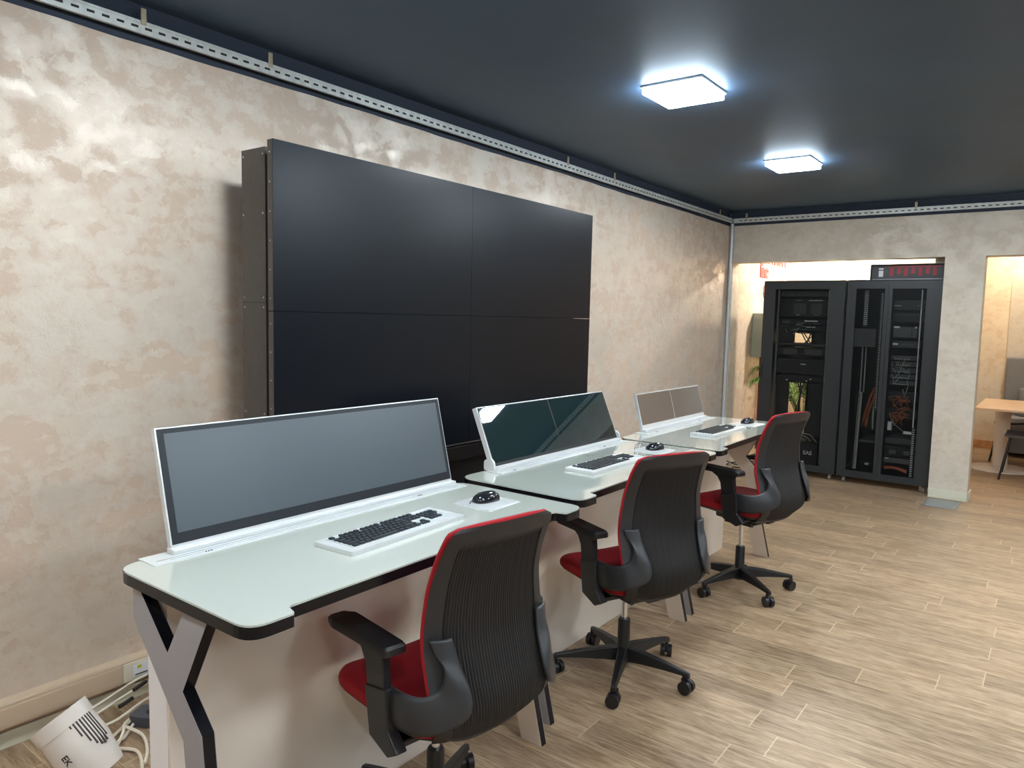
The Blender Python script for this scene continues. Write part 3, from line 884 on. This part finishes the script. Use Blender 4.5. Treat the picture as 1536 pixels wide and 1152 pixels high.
# left rack contents
Y0r, Y1r = 1.985, 2.455
unit('perforated_plate', 'black perforated panel at the very top of the left rack', 'panel', Y0r, Y1r, 1.885, 1.955, 'unit_dark', dep=.02,
     parts=[('vent', 2.00, 2.44, 1.892+i*.012, 1.896+i*.012, 'rack_inside') for i in range(5)])
unit('rack_server', 'black server with two square vents near the top of the left rack', 'server', Y0r, Y1r, 1.675, 1.875, 'unit_black', dep=.55,
     parts=[('vent', 2.03, 2.15, 1.71, 1.82, 'unit_dark'), ('vent', 2.19, 2.32, 1.71, 1.82, 'unit_dark'), ('label_strip', 2.03, 2.17, 1.846, 1.851, 'label_white'), ('label_strip', 2.24, 2.30, 1.848, 1.853, 'cable_grey'), ('label_strip', 2.05, 2.12, 1.697, 1.701, 'cable_grey'), ('label_strip', 2.25, 2.29, 1.697, 1.701, 'label_white')])
unit('network_switch', 'upper network switch with bright ports in the left rack', 'network switch', Y0r, Y1r, 1.595, 1.655, 'unit_black', dep=.3,
     parts=[('ports', 2.07, 2.20, 1.63, 1.641, 'label_white'), ('ports', 2.35, 2.43, 1.612, 1.632, 'unit_grey'), ('ports', 2.05, 2.10, 1.605, 1.613, 'cable_grey')])
unit('network_switch', 'network switch with a green line under the upper switch of the left rack', 'network switch', Y0r, Y1r, 1.53, 1.585, 'unit_black', dep=.3,
     parts=[('ports', 2.09, 2.18, 1.567, 1.576, 'label_white'), ('stripe', 2.16, 2.35, 1.543, 1.550, 'cable_green')])
unit('rack_shelf', 'black shelf under the small bright window in the left rack', 'shelf', Y0r, Y1r, 1.375, 1.40, 'unit_dark')
unit('video_recorder', 'black recorder with a small display in the middle of the left rack', 'recorder', Y0r, Y1r, 1.265, 1.355, 'unit_black',
     parts=[('display', 2.19, 2.25, 1.29, 1.34, 'rack_inside'), ('front_plate', 2.01, 2.18, 1.282, 1.34, 'unit_dark'), ('front_plate', 2.26, 2.40, 1.282, 1.34, 'unit_dark')])
unit('rack_server', 'tall black server with a white label below the recorder in the left rack', 'server', Y0r, Y1r, 1.075, 1.235, 'unit_black', dep=.6,
     parts=[('label_strip', 2.165, 2.215, 1.175, 1.185, 'label_white'), ('bezel_line', 1.99, 2.45, 1.222, 1.226, 'unit_grey'), ('bezel_line', 1.99, 2.45, 1.085, 1.09, 'unit_dark')])
unit('network_switch', 'lowest network switch of the left rack, above the see-through gap', 'network switch', Y0r, Y1r, .995, 1.055, 'unit_black', dep=.3,
     parts=[('ports', 2.10, 2.115, 1.02, 1.03, 'label_white'), ('ports', 2.34, 2.36, 1.00, 1.01, 'label_white'), ('ports', 2.14, 2.155, 1.0, 1.01, 'label_white')])
# vertical side masks inside the left rack
unit('rack_baffle', 'black side mask left of the see-through gap in the left rack', 'panel', 2.325, Y1r, .42, .985, 'rack_inside', dep=.02)
unit('rack_baffle', 'black side mask right of the see-through gap in the left rack', 'panel', Y0r, 2.125, .42, .985, 'rack_inside', dep=.02)
u_ps = unit('power_backup_unit', 'large black power backup unit with white lettering at the bottom of the left rack', 'power unit', 1.99, 2.44, .13, .36, 'unit_black', x0=.05, dep=.6)
text_mesh('lettering', 'EAS', .055, .001, 'label_white', u_ps, Matrix.Translation((-.003, 2.085, .25)) @ Matrix.Rotation(-PI/2, 4, 'Z') @ Matrix.Rotation(PI/2, 4, 'X'))
for k, (ya, yb) in enumerate([(1.955, 1.972), (2.462, 2.480)]):
    r_ = MB(); r_.box(.06, .075, ya, yb, .13, 1.96)
    o = r_.build('mounting_rail', 'unit_grey', None); o.location = (RX, 0, 0)
    tag(o, ['right', 'left'][k]+' vertical mounting rail of the left rack', 'rail')
    hs = MB()
    z = .15
    while z < 1.95: hs.box(.0585, .0602, ya+.005, yb-.005, z, z+.008); z += .0222
    hs.build('holes', 'label_white' if k == 0 else 'cable_grey', o)['kind'] = 'stuff'
def cable(name, pts, rad, m, label, cat='cable', group=None):
    o = MB().tube(pts, rad, 6).build(name, m, None); return tag(o, label, cat, group)
def spline(P, n=8):
    out = []
    P = [Vector(p) for p in P]
    for i in range(len(P)-1):
        p0, p1, p2, p3 = P[max(i-1, 0)], P[i], P[i+1], P[min(i+2, len(P)-1)]
        for k in range(n):
            s = k/n
            out.append(.5*((2*p1)+(-p0+p2)*s+(2*p0-5*p1+4*p2-p3)*s*s+(-p0+3*p1-3*p2+p3)*s**3))
    out.append(P[-1]); return out
for k in range(9):
    ya, yb = random.uniform(2.08, 2.30), random.uniform(2.08, 2.30)
    cable('patch_cable', [(RX+.20+.01*k, ya, 1.40), (RX+.20+.01*k, yb, 1.53)], .006, 'cable_black', 'black cable crossing the bright window above the shelf of the left rack', 'cable', 'cables above the shelf of the left rack')
unit('rack_baffle', 'black side mask left of the small bright window of the left rack', 'panel', 2.30, Y1r, 1.40, 1.53, 'rack_inside', dep=.02)
unit('rack_baffle', 'black side mask right of the small bright window of the left rack', 'panel', Y0r, 2.09, 1.40, 1.53, 'rack_inside', dep=.02)
for k in range(9):
    ya, yb = random.uniform(2.0, 2.44), random.uniform(2.0, 2.44); z = random.choice([1.62, 1.56, 1.02])
    cable('patch_cable', spline([(RX+.08, ya, z), (RX+.05, (ya+yb)/2+.04, z-random.uniform(.02, .09)), (RX+.08, yb, z-random.uniform(-.01, .05))]), .003, random.choice(['cable_black', 'cable_grey', 'cable_black']),
          'thin patch cable drooping across the switches of the left rack', 'cable', 'patch cables of the left rack')
for k in range(4):
    y = [2.13, 2.20, 2.235, 2.27][k]
    cable('hanging_cable', spline([(RX+.20, y, 1.0), (RX+.19, y+random.uniform(-.04, .04), .82), (RX+.2, y+random.uniform(-.04, .04), .6), (RX+.2, y, .38)]), .006+.004*(k == 2), 'cable_black',
          'black cable hanging in the see-through gap of the left rack', 'cable', 'hanging cables of the left rack')
for k in range(5):
    cable('coiled_cable', spline([(RX+.12, 2.02+.03*k, .365), (RX+.08, 2.08+.02*k, .44-.012*k), (RX+.1, 2.2+.02*k, .43), (RX+.15, 2.3, .365)]), .005, 'cable_black' if k % 2 else 'cable_grey',
          'cable curled on top of the power backup unit', 'cable', 'cables over the power backup unit')
# right rack contents: left leaf
Ya, Yb = 1.445, 1.69
o = MB().box(0, .01, 1.600, 1.640, 0, .36).build('cable_manager', 'unit_grey', None); o.location = (RX+.12, 0, 1.60)
tag(o, 'perforated cable manager at the top left of the right rack', 'cable manager')
hs = MB()
for k in range(18): hs.box(-.003, 0, 1.606, 1.618, .01+k*.0195, .018+k*.0195); hs.box(-.003, 0, 1.624, 1.634, .01+k*.0195, .018+k*.0195)
hs.build('holes', 'label_white', o)['kind'] = 'stuff'
unit('rack_monitor', 'small black fold-out screen behind the left door of the right rack', 'monitor', 1.500, 1.698, 1.385, 1.575, 'unit_dark', x0=.04, dep=.02)
for k, y in enumerate((1.628, 1.595)):
    o = MB().box(0, .01, y-.005, y+.005, .93, 1.385).build('guide_rail', 'rail_silver', None); o.location = (RX+.12, 0, 0)
    tag(o, ['left', 'right'][k]+' thin bright guide rail below the small fold-out screen', 'rail')
o = MB().prism([(1.650, .14), (1.618, .14), (1.600, .93), (1.632, .93)], 'x', 0, .012).build('mounting_rail', 'rail_silver', None); o.location = (RX+.10, 0, 0)
tag(o, 'bright perforated mounting rail behind the left door of the right rack', 'rail')
hs = MB()
for k in range(36):
    z = .16+k*.0212; yy = 1.634-(z-.14)*.0228
    hs.box(-.003, -.0001, yy+.001, yy+.012, z, z+.009); hs.box(-.003, -.0001, yy+.030, yy+.040, z, z+.007)
hs.build('holes', 'slot_dark', o)['kind'] = 'stuff'
o = MB().box(0, .012, 1.462, 1.486, .75, 1.93).build('mounting_rail', 'unit_grey', None); o.location = (RX+.10, 0, 0)
tag(o, 'dull vertical rail next to the centre stile of the right rack', 'rail')
hs = MB()
for k in range(50): hs.box(-.003, -.0001, 1.466, 1.476, .78+k*.023, .788+k*.023)
hs.build('holes', 'label_white', o)['kind'] = 'stuff'
for k in range(9):
    a_, b_, c_ = (random.uniform(-.012, .012) for _ in range(3))
    cable('fibre_cable', spline([(RX+.13, 1.470+.004*k, .98), (RX+.10, 1.485+.006*k+a_, .87), (RX+.09+.003*k, 1.52+.005*k+b_, .74), (RX+.09, 1.53+.006*k+c_, .58+.02*(k % 4))]), .0032, 'cable_orange',
          'orange fibre cable hanging behind the left door of the right rack', 'cable', 'orange fibre cables of the right rack')
for k in range(3):
    cable('fibre_cable', spline([(RX+.13, 1.47+.006*k, .9), (RX+.10, 1.48+.008*k, .75), (RX+.10, 1.475+.01*k, .56)]), .0035, ['cable_green', 'cable_white', 'cable_green'][k],
          ['green cable beside the orange bundle, nearer the stile', 'thin white cable beside the orange bundle of the right rack', 'green cable beside the orange bundle, farther from the stile'][k], 'cable')
unit('rack_shelf', 'dark shelf low behind the left door of the right rack', 'shelf', 1.45, 1.60, .42, .45, 'unit_dark')
unit('power_plug_block', 'small white plug block at the bottom of the right rack, left door', 'plug', 1.500, 1.535, .195, .215, 'label_white', dep=.05)
# right leaf
Yc, Yd = 1.085, 1.36
unit('rack_server', 'topmost black unit behind the right door of the right rack', 'server', Yc+.02, Yd, 1.76, 1.86, 'unit_black', parts=[('label_strip', 1.30, 1.36, 1.80, 1.805, 'label_white'), ('label_strip', 1.145, 1.155, 1.80, 1.806, 'label_white')])
unit('rack_server', 'second black unit from the top behind the right door of the right rack', 'server', Yc+.02, Yd, 1.64, 1.74, 'unit_black', parts=[('bezel_line', 1.14, 1.36, 1.715, 1.719, 'unit_grey')])
unit('rack_server', 'beige grey unit behind the right door of the right rack', 'server', 1.15, 1.355, 1.49, 1.60, 'unit_grey', parts=[('label_strip', 1.30, 1.352, 1.585, 1.602, 'label_white'), ('label_strip', 1.15, 1.165, 1.585, 1.60, 'label_white'), ('seam', 1.19, 1.193, 1.49, 1.58, 'rack_inside')])
unit('network_switch', 'black switch with white labels under the beige grey unit', 'network switch', Yc+.02, Yd, 1.39, 1.46, 'unit_dark', parts=[('label_strip', 1.305, 1.35, 1.42, 1.436, 'label_white'), ('ports', 1.16, 1.28, 1.42, 1.432, 'unit_grey')])
for k in range(5):
    z = 1.27-k*.062
    unit('patch_bay_unit', ['topmost', 'second', 'third', 'fourth', 'lowest'][k]+' patch panel above the orange tangle in the right rack', 'patch panel', Yc+.03, Yd, z, z+.05, 'unit_dark', dep=.08,
         parts=[('ports', 1.18, 1.34, z+.026, z+.038, 'unit_grey'), ('ports', 1.19, 1.33, z+.010, z+.018, 'cable_grey')])
for k in range(18):
    ya, yb = random.uniform(1.17, 1.35), random.uniform(1.17, 1.35); z = random.uniform(1.02, 1.3)
    cable('patch_cable', spline([(RX+.08, ya, z), (RX+.05, (ya+yb)/2, z-random.uniform(.03, .10)), (RX+.08, yb, z-random.uniform(0, .06))]), .0028, random.choice(['cable_grey', 'cable_black', 'cable_grey']),
          'thin grey or black patch cable on the patch panels of the right rack', 'cable', 'patch cables of the right rack')
for k in range(2):
    z = .86-k*.17
    unit('patch_bay_unit', ['upper', 'lower'][k]+' patch panel behind the orange tangle in the right rack', 'patch panel', Yc+.03, Yd, z, z+.10, 'unit_black', dep=.08, parts=[('ports', 1.17, 1.34, z+.05, z+.058, 'unit_grey'), ('ports', 1.17, 1.34, z+.02, z+.026, 'cable_orange')])
for k in range(24):
    ya, yb = random.uniform(1.16, 1.34), random.uniform(1.16, 1.34); z = random.uniform(.70, .93)
    cable('patch_cable', spline([(RX+.08, ya, z), (RX+.04, (ya+yb)/2+.02, z-random.uniform(-.02, .08)), (RX+.08, yb, z-random.uniform(0, .1))]), .003, 'cable_orange',
          'thin orange patch cable in the tangle of the right rack', 'cable', 'orange patch cables of the right rack')
unit('white_adapter', 'white adapter box at left below the orange tangle', 'adapter', 1.315, 1.35, .57, .66, 'label_white', dep=.05)
unit('white_adapter', 'wide white adapter at right below the orange tangle', 'adapter', 1.13, 1.21, .545, .575, 'label_white', dep=.05)
cable('power_cable', spline([(RX+.08, 1.34, .74), (RX+.05, 1.29, .65), (RX+.06, 1.22, .59), (RX+.08, 1.20, .565)]), .004, 'cable_grey', 'light cable drooping to the wide white adapter in the right rack')
unit('rack_shelf', 'black shelf below the white adapters in the right rack', 'shelf', Yc+.02, Yd, .44, .50, 'unit_dark')
unit('rack_server', 'black unit with pale vents low in the right rack', 'server', Yc+.02, Yd, .31, .42, 'unit_black', parts=[('vent', 1.26, 1.32, .34, .38, 'unit_grey'), ('vent', 1.14, 1.19, .34, .38, 'unit_grey')])
unit('rack_server', 'lowest grey unit of the right rack', 'server', Yc+.02, Yd, .245, .30, 'unit_grey', parts=[('label_strip', 1.32, 1.355, .288, .296, 'label_white')])
for k in range(7):
    cable('fibre_cable', spline([(RX+.07, 1.35, .185+.004*k), (RX+.05, 1.26, .200+.003*k), (RX+.07, 1.15, .165+.005*k)]), .0035, 'cable_orange',
          'orange cable lying at the bottom of the right rack', 'cable', 'orange cables at the bottom of the right rack')
o = MB().box(0, .012, 1.118, 1.128, .62, 1.955).build('guide_rail', 'label_white', None); o.location = (RX+.07, 0, 0)
tag(o, 'thin white vertical strip behind the right door of the right rack', 'strip')
o = MB().box(0, .012, 1.100, 1.130, .13, .62).build('mounting_rail', 'unit_grey', None); o.location = (RX+.07, 0, 0)
tag(o, 'perforated rail below the thin white strip of the right rack', 'rail')
hs = MB()
for k in range(22): hs.box(-.003, -.0001, 1.106, 1.124, .14+k*.0216, .149+k*.0216)
hs.build('holes', 'label_white', o)['kind'] = 'stuff'

# equipment box on top of the right rack
t = thing('equipment_chassis', 'open equipment chassis with red markings lying on top of the right server rack', 'chassis', (RX+.03, 1.262, 2.0535))
b = MB(); b.box(0, .55, -.316, .325, 0, .006); b.box(0, .55, -.316, .325, .142, .150); b.box(0, .55, -.316, -.31, .006, .142); b.box(0, .55, .319, .325, .006, .142); b.box(.05, .06, -.31, .319, .006, .142)
b.build('case', 'unit_dark', t)
MB().box(.040, .0499, .215, .255, .03, .09).box(.040, .0499, .215, .255, .1, .115).build('socket', 'label_white', t)
b = MB()
for k in range(7): b.box(.044, .0499, -.25+k*.062, -.215+k*.062, .035+.02*(k % 2), .115)
b.build('red_module', 'led_red', t)
MB().box(.042, .0499, -.28, .17, .120, .132).build('red_strip', 'led_red', t)
MB().box(-.002, -.0001, -.30, .30, .001, .004).build('front_lip', 'rail_silver', t)

# ------------------------------------------------------------------ server room fittings
t = thing('wall_box', 'pale green metal electrical box on the left wall beside the server rack', 'electrical box', (8.90, WY, 1.20))
MB().box(-.20, .18, -.16, -.001, 0, .52, .006).build('housing', 'box_green', t)
MB().box(-.195, .175, -.168, -.1605, .005, .515, .004).build('door', 'box_green', t)
tag(MB().cyl((8.98, WY-.03, 0.062), (8.98, WY-.03, 1.199), .016, seg=12).build('red_pipe', 'red_paint', None, smooth=True), 'dark red pipe running down from the green electrical box', 'pipe')
o = MB().tube([(9.02, WY-.02-.10*math.cos(a)*.3, 1.98+.07*math.sin(a)) if False else (9.02+.07*math.cos(a), WY-.03, 1.98+.09*math.sin(a)) for a in [i*2*PI/24 for i in range(25)]], .008, 6).build('cable_coil', 'cable_orange', None)
tag(o, 'brownish cable loop hanging on the wall above the electrical box', 'cable')
tag(MB().tube(spline([(9.00, WY-.02, 1.89), (8.99, WY-.02, 1.80), (8.98, WY-.02, 1.721)]), .006, 6).build('wall_cable', 'cable_white', None), 'short pale cable between the cable loop and the electrical box', 'cable')
# wall lettering (upper line is hidden by the opening's header)
MW = Matrix.Rotation(PI/2, 4, 'X')
t = thing('wall_lettering', 'red lettering with a grey underline high on the server room side wall', 'lettering', (9.0, WY, 2.2))
text_mesh('letters', 'line', .26, .004, 'red_letters', t, Matrix.Translation((.02, -.006, .03)) @ MW @ Matrix.Diagonal((.85, 1, 1, 1)))
text_mesh('letters', 'erman', .30, .004, 'red_letters', t, Matrix.Translation((.42, -.006, .22)) @ MW @ Matrix.Diagonal((1.15, 1, 1, 1)))
MB().box(-.06, .75, -.008, -.001, .112, .128).build('underline', 'grey_paint', t)

# potted palms
def palm(loc, n, ht, label, seed, lean):
    rnd = random.Random(seed)
    t = thing('potted_palm', label, 'plant', loc)
    MB().lathe([(.10, 0), (.135, .26), (.14, .27), (.125, .27), (.12, .245)], 24).build('pot', 'pot', t, smooth=True)
    MB().cyl((0, 0, .245), (0, 0, .25), .118, seg=20).build('soil', 'soil', t)
    for k in range(n):
        a = rnd.uniform(0, 2*PI); h = ht*rnd.uniform(.7, 1.05); out = rnd.uniform(.25, .48)
        d = Vector((math.cos(a), math.sin(a), 0))+Vector(lean)
        P = spline([(0, 0, .25), tuple(Vector((0, 0, .25+h*.5))+d*out*.25), tuple(Vector((0, 0, .25+h*.92))+d*out*.7), tuple(Vector((0, 0, .25+h*.85))+d*out*1.2)], 6)
        fm = MB(); fm.tube(P, .005, 5)
        for i in range(7, len(P)-1):
            p = P[i]; dr = (P[i+1]-p).normalized(); sd = dr.cross(Vector((0, 0, 1))).normalized()
            ln = .20*(1-abs((i-12)/9)*.5)
            for s in (-1, 1):
                tip = p+sd*s*ln*.75+dr*ln*.6+Vector((0, 0, -.05)); mid = (p+tip)/2+Vector((0, 0, .025))
                q = bmesh.new(); wv = dr*.012
                v = [q.verts.new(x) for x in (p-wv*.4, p+wv*.4, mid+wv, tip, mid-wv)]
                q.faces.new(v); fm.add(q)
        # keep the leaves on this side of the wall
        for v in fm.bm.verts:
            wyy = WY-.02-loc[1]
            if v.co.y > wyy: v.co.y = wyy-.002*rnd.random()
        fm.build('frond', 'leaf', t)
    return t
palm((9.28, 2.50, 0), 22, .88, 'green potted palm behind the left server rack', 3, (-.55, .25, 0))

# ------------------------------------------------------------------ meeting room furniture
t = thing('pedestal_table', 'pale wood topped meeting table on a white round pedestal', 'table', (10.02, .50, 0))
MB().prism(rounded([(-.72, -1.2), (.62, -1.2), (.62, .225), (-.72, .225)], .05, 6), 'z', .725, .75).build('tabletop', 'table_wood', t, bev=.003)
MB().cyl((0, 0, .02), (0, 0, .7245), .075, seg=28).build('column', 'table_white', t, smooth=True)
MB().lathe([(.33, 0), (.33, .008), (.30, .014), (.08, .02)], 40).build('base', 'table_white', t, smooth=True)
def cafe_chair(loc, rz, label):
    t = thing('meeting_chair', label, 'chair', loc, rz, 'dark chairs at the meeting table')
    sm = MB(); sm.grid(lambda a, b: Vector((.22*a, -.20+.40*b, .46+.015*a*a-.012*b+.01*math.cos(b*5))), 12, 12, thick=.03); sm.build('seat', 'seat_dark', t, smooth=True)
    MB().grid(lambda a, b: Vector((.21*a*(1-.1*b), -.21-.05*b+.03*a*a, .58+.25*b)), 12, 8, thick=.015).build('backrest', 'seat_dark', t, smooth=True)
    for sx in (-1, 1):
        for sy in (-1, 1):
            MB().tube([(sx*.18, sy*.15, .455), (sx*.225, sy*.22, 0)], .011, 8).build('leg', 'black_plastic', t)
        MB().tube([(sx*.17, -.17, .46), (sx*.185, -.215, .60)], .010, 8).build('back_support', 'black_plastic', t)
    return t
cafe_chair((9.50, .24, 0), 0, 'dark chair tucked under the near end of the meeting table')
cafe_chair((10.72, .41, 0), 0, 'dark chair on the far side of the meeting table, half behind the pedestal')
t = thing('booth_sofa', 'grey upholstered booth sofa against the far meeting room wall', 'sofa', (11.2, -.35, 0))
MB().box(.16, .36, -.95, .93, .10, 1.24, .02).build('backrest', 'sofa_grey', t)
MB().box(-.20, .16, -.95, .90, .30, .50, .03).build('seat', 'sofa_grey', t)
MB().box(-.18, .36, -.94, .90, .06, .30).build('base', 'sofa_grey', t)
b = MB()
for y in (-.5, 0, .5): b.cyl((.155, y+.15, .98), (.162, y+.15, .98), .015, seg=12)
b.build('button', 'sofa_grey', t)
tag(MB().box(-.06, .06, -.30, .30, 0, .36, .03).build('cushion', 'sofa_grey', None, loc=(11.27, .12, .502)), 'grey cushion standing on the booth sofa', 'cushion')

# ------------------------------------------------------------------ things by the left wall
t = thing('cable_trunking', 'beige plastic cable trunking running low along the left wall', 'trunking', (X0+.01, WY, 0))
MB().prism([(-.001, .088), (-.046, .088), (-.050, .094), (-.050, .180), (-.046, .186), (-.001, .186)], 'x', 0, 4.36).build('channel', 'pvc_beige', t)
MB().prism([(-.0502, .103), (-.053, .104), (-.053, .168), (-.0502, .169)], 'x', 0, 1.335+2.59).build('cover', 'pvc_beige', t)
t = thing('wall_socket', 'double white power socket with yellow marks set in the trunking', 'socket', (1.340, WY-.0502, .138))
MB().box(0, .24, -.006, 0, -.040, .036, .002).build('plate', 'pvc_white', t)
for k in range(2):
    MB().box(.035+k*.09, .110+k*.09, -.009, -.0061, -.028, .022, .001).build('socket_module', 'white_trim', t)
    MB().box(.055+k*.09, .070+k*.09, -.011, -.0091, .006, .018).build('yellow_mark', 'yellow_mark', t)
    MB().box(.045+k*.09, .095+k*.09, -.0105, -.0091, -.020, -.016).build('slot', 'slot_dark', t)

# white device leaning on the floor
ax = Vector((-.327, .543, .77)).normalized()
vdir = Vector((-.31, -.83, .455)).normalized()      # side that faces the room
yy_ = ax.cross(vdir).normalized(); xx_ = yy_.cross(ax).normalized()
Rm = Matrix((xx_, yy_, ax)).transposed().to_4x4()
t = thing('plastic_housing', 'white ribbed plastic housing with dark letters tipped over on the floor', 'device')
Rm.translation = Vector((1.052, 2.50, .062))
t.matrix_world = Rm
R0, R1_, HL = .080, .093, .215
MB().lathe([(.06, -.03), (R0-.004, -.026), (R0, -.01), (R0+.012, .08), (R1_-.004, HL-.05), (R1_, HL-.05), (R1_+.002, HL), (R1_-.006, HL), (R1_-.01, HL-.03), (.02, HL-.03)], 56).build('shell', 'device_white', t, smooth=True)
v_ = MB()
def slot_box(aa, da, za, zb):
    q = bmesh.new(); pts = []
    rad = lambda z: R0+.012+(z-.08)/(HL-.13)*(R1_-.016-R0)
    for off in (.0012, -.004):
        for zz in (za, zb):
            for an in (aa, aa+da): pts.append(q.verts.new(((rad(zz)+off)*math.cos(an), (rad(zz)+off)*math.sin(an), zz)))
    for fidx in ((0, 1, 3, 2), (4, 6, 7, 5), (0, 2, 6, 4), (1, 5, 7, 3), (0, 4, 5, 1), (2, 3, 7, 6)): q.faces.new([pts[i] for i in fidx])
    v_.add(q)
for k, ln in enumerate([.014, .055, .085, .104, .116, .120, .116, .100]): slot_box(.05+.125*k, .055, .168-ln, .168)
v_.build('vent_slots', 'device_dark', t)
text_mesh('letters', 'EK', .030, .001, 'device_dark', t, Matrix.Rotation(-.62, 4, 'Z') @ Matrix.Translation((R0+.0125, 0, .082)) @ Matrix.Rotation(PI/2, 4, 'Z') @ Matrix.Rotation(PI/2, 4, 'X') @ Matrix.Rotation(-PI/2, 4, 'Z'))

# power strip and the white cables
t = thing('power_strip', 'dark grey power strip on the floor beside the nearest desk', 'power strip', (1.425, 2.60, 0), math.radians(-62))
MB().prism(rounded([(-.22, -.045), (.22, -.045), (.22, .045), (-.22, .045)], .018, 5), 'z', 0, .045).build('housing', 'strip_grey', t, bev=.004)
for k in range(4): MB().cyl((-.15+.09*k, 0, .0452), (-.15+.09*k, 0, .047), .019, seg=20).build('outlet', 'slot_dark', t)
b = MB()
for k in range(3): b.box(.185, .20, -.03+.02*k, -.02+.02*k, .0452, .047)
b.build('label_strip', 'label_white', t)
CB = [
 ([(1.05, 2.78, .10), (1.20, 2.82, .11), (1.38, 2.88, .12), (1.55, 2.93, .10)], 'cable_white', .005),
 ([(1.04, 2.76, .09), (1.18, 2.80, .085), (1.35, 2.86, .09), (1.52, 2.92, .07)], 'cable_white', .005),
 ([(1.06, 2.75, .07), (1.22, 2.76, .05), (1.36, 2.82, .05), (1.54, 2.90, .04)], 'cable_white', .006),
 ([(1.07, 2.70, .03), (1.18, 2.71, .02), (1.27, 2.76, .02), (1.34, 2.78, .03)], 'cable_white', .006),
 ([(1.08, 2.62, .012), (1.16, 2.63, .012), (1.22, 2.68, .035), (1.26, 2.75, .03), (1.33, 2.80, .02)], 'cable_white', .006),
 ([(1.10, 2.60, .012), (1.19, 2.65, .030), (1.23, 2.69, .012), (1.30, 2.76, .012)], 'cable_white', .006),
 ([(1.25, 2.74, .03), (1.28, 2.66, .012), (1.25, 2.56, .008), (1.20, 2.48, .008)], 'cable_white', .006),
 ([(1.18, 2.64, .012), (1.22, 2.58, .008), (1.20, 2.50, .008), (1.16, 2.42, .008)], 'cable_white', .006)]
for P, m, rr in CB:
    cable('power_cable', spline(P), rr, m, 'cream coloured cable lying on the floor between white housing and grey strip', 'cable', 'cream cables on the floor')
for k, (p0, p1) in enumerate([((1.34, 2.842, .10), (1.40, 2.862, .105)), ((1.27, 2.812, .07), (1.33, 2.832, .075))]):
    t = MB().cyl(p0, p1, .0075, seg=14).build('cable_connector', 'cable_black', None, smooth=True)
    tag(t, ['black cable connector nearer the desk panel', 'black cable connector nearer the white housing'][k], 'connector')

for k in range(7):
    c_ = (7.62+random.uniform(-.03, .03), 2.66+random.uniform(-.03, .03)); r_ = random.uniform(.09, .17); zz = .012+.018*k; ph_ = random.uniform(0, 6)
    cable('coiled_cable', [(c_[0]+r_*math.cos(a*PI/9+ph_), c_[1]+r_*math.sin(a*PI/9+ph_), zz+.012*math.sin(a*.7)**2) for a in range(16)], .006, ['cable_black', 'cable_white', 'cable_black', 'cable_grey'][k % 4],
          'black or pale cable loop in the coil on the floor left of the racks', 'cable', 'cable coil on the floor left of the racks')
# floor socket box in front of the pillar
t = thing('floor_box', 'grey steel floor socket box in front of the pillar', 'floor box', (7.60, .79, 0))
MB().box(-.16, .17, -.13, .14, 0, .006, .002).build('frame', 'steel_plate', t)
MB().box(-.12, .12, -.10, .11, .006, .011, .002).build('lid', 'steel_plate', t)
MB().box(.125, .135, -.09, .10, .0062, .0072).build('gap', 'slot_dark', t)
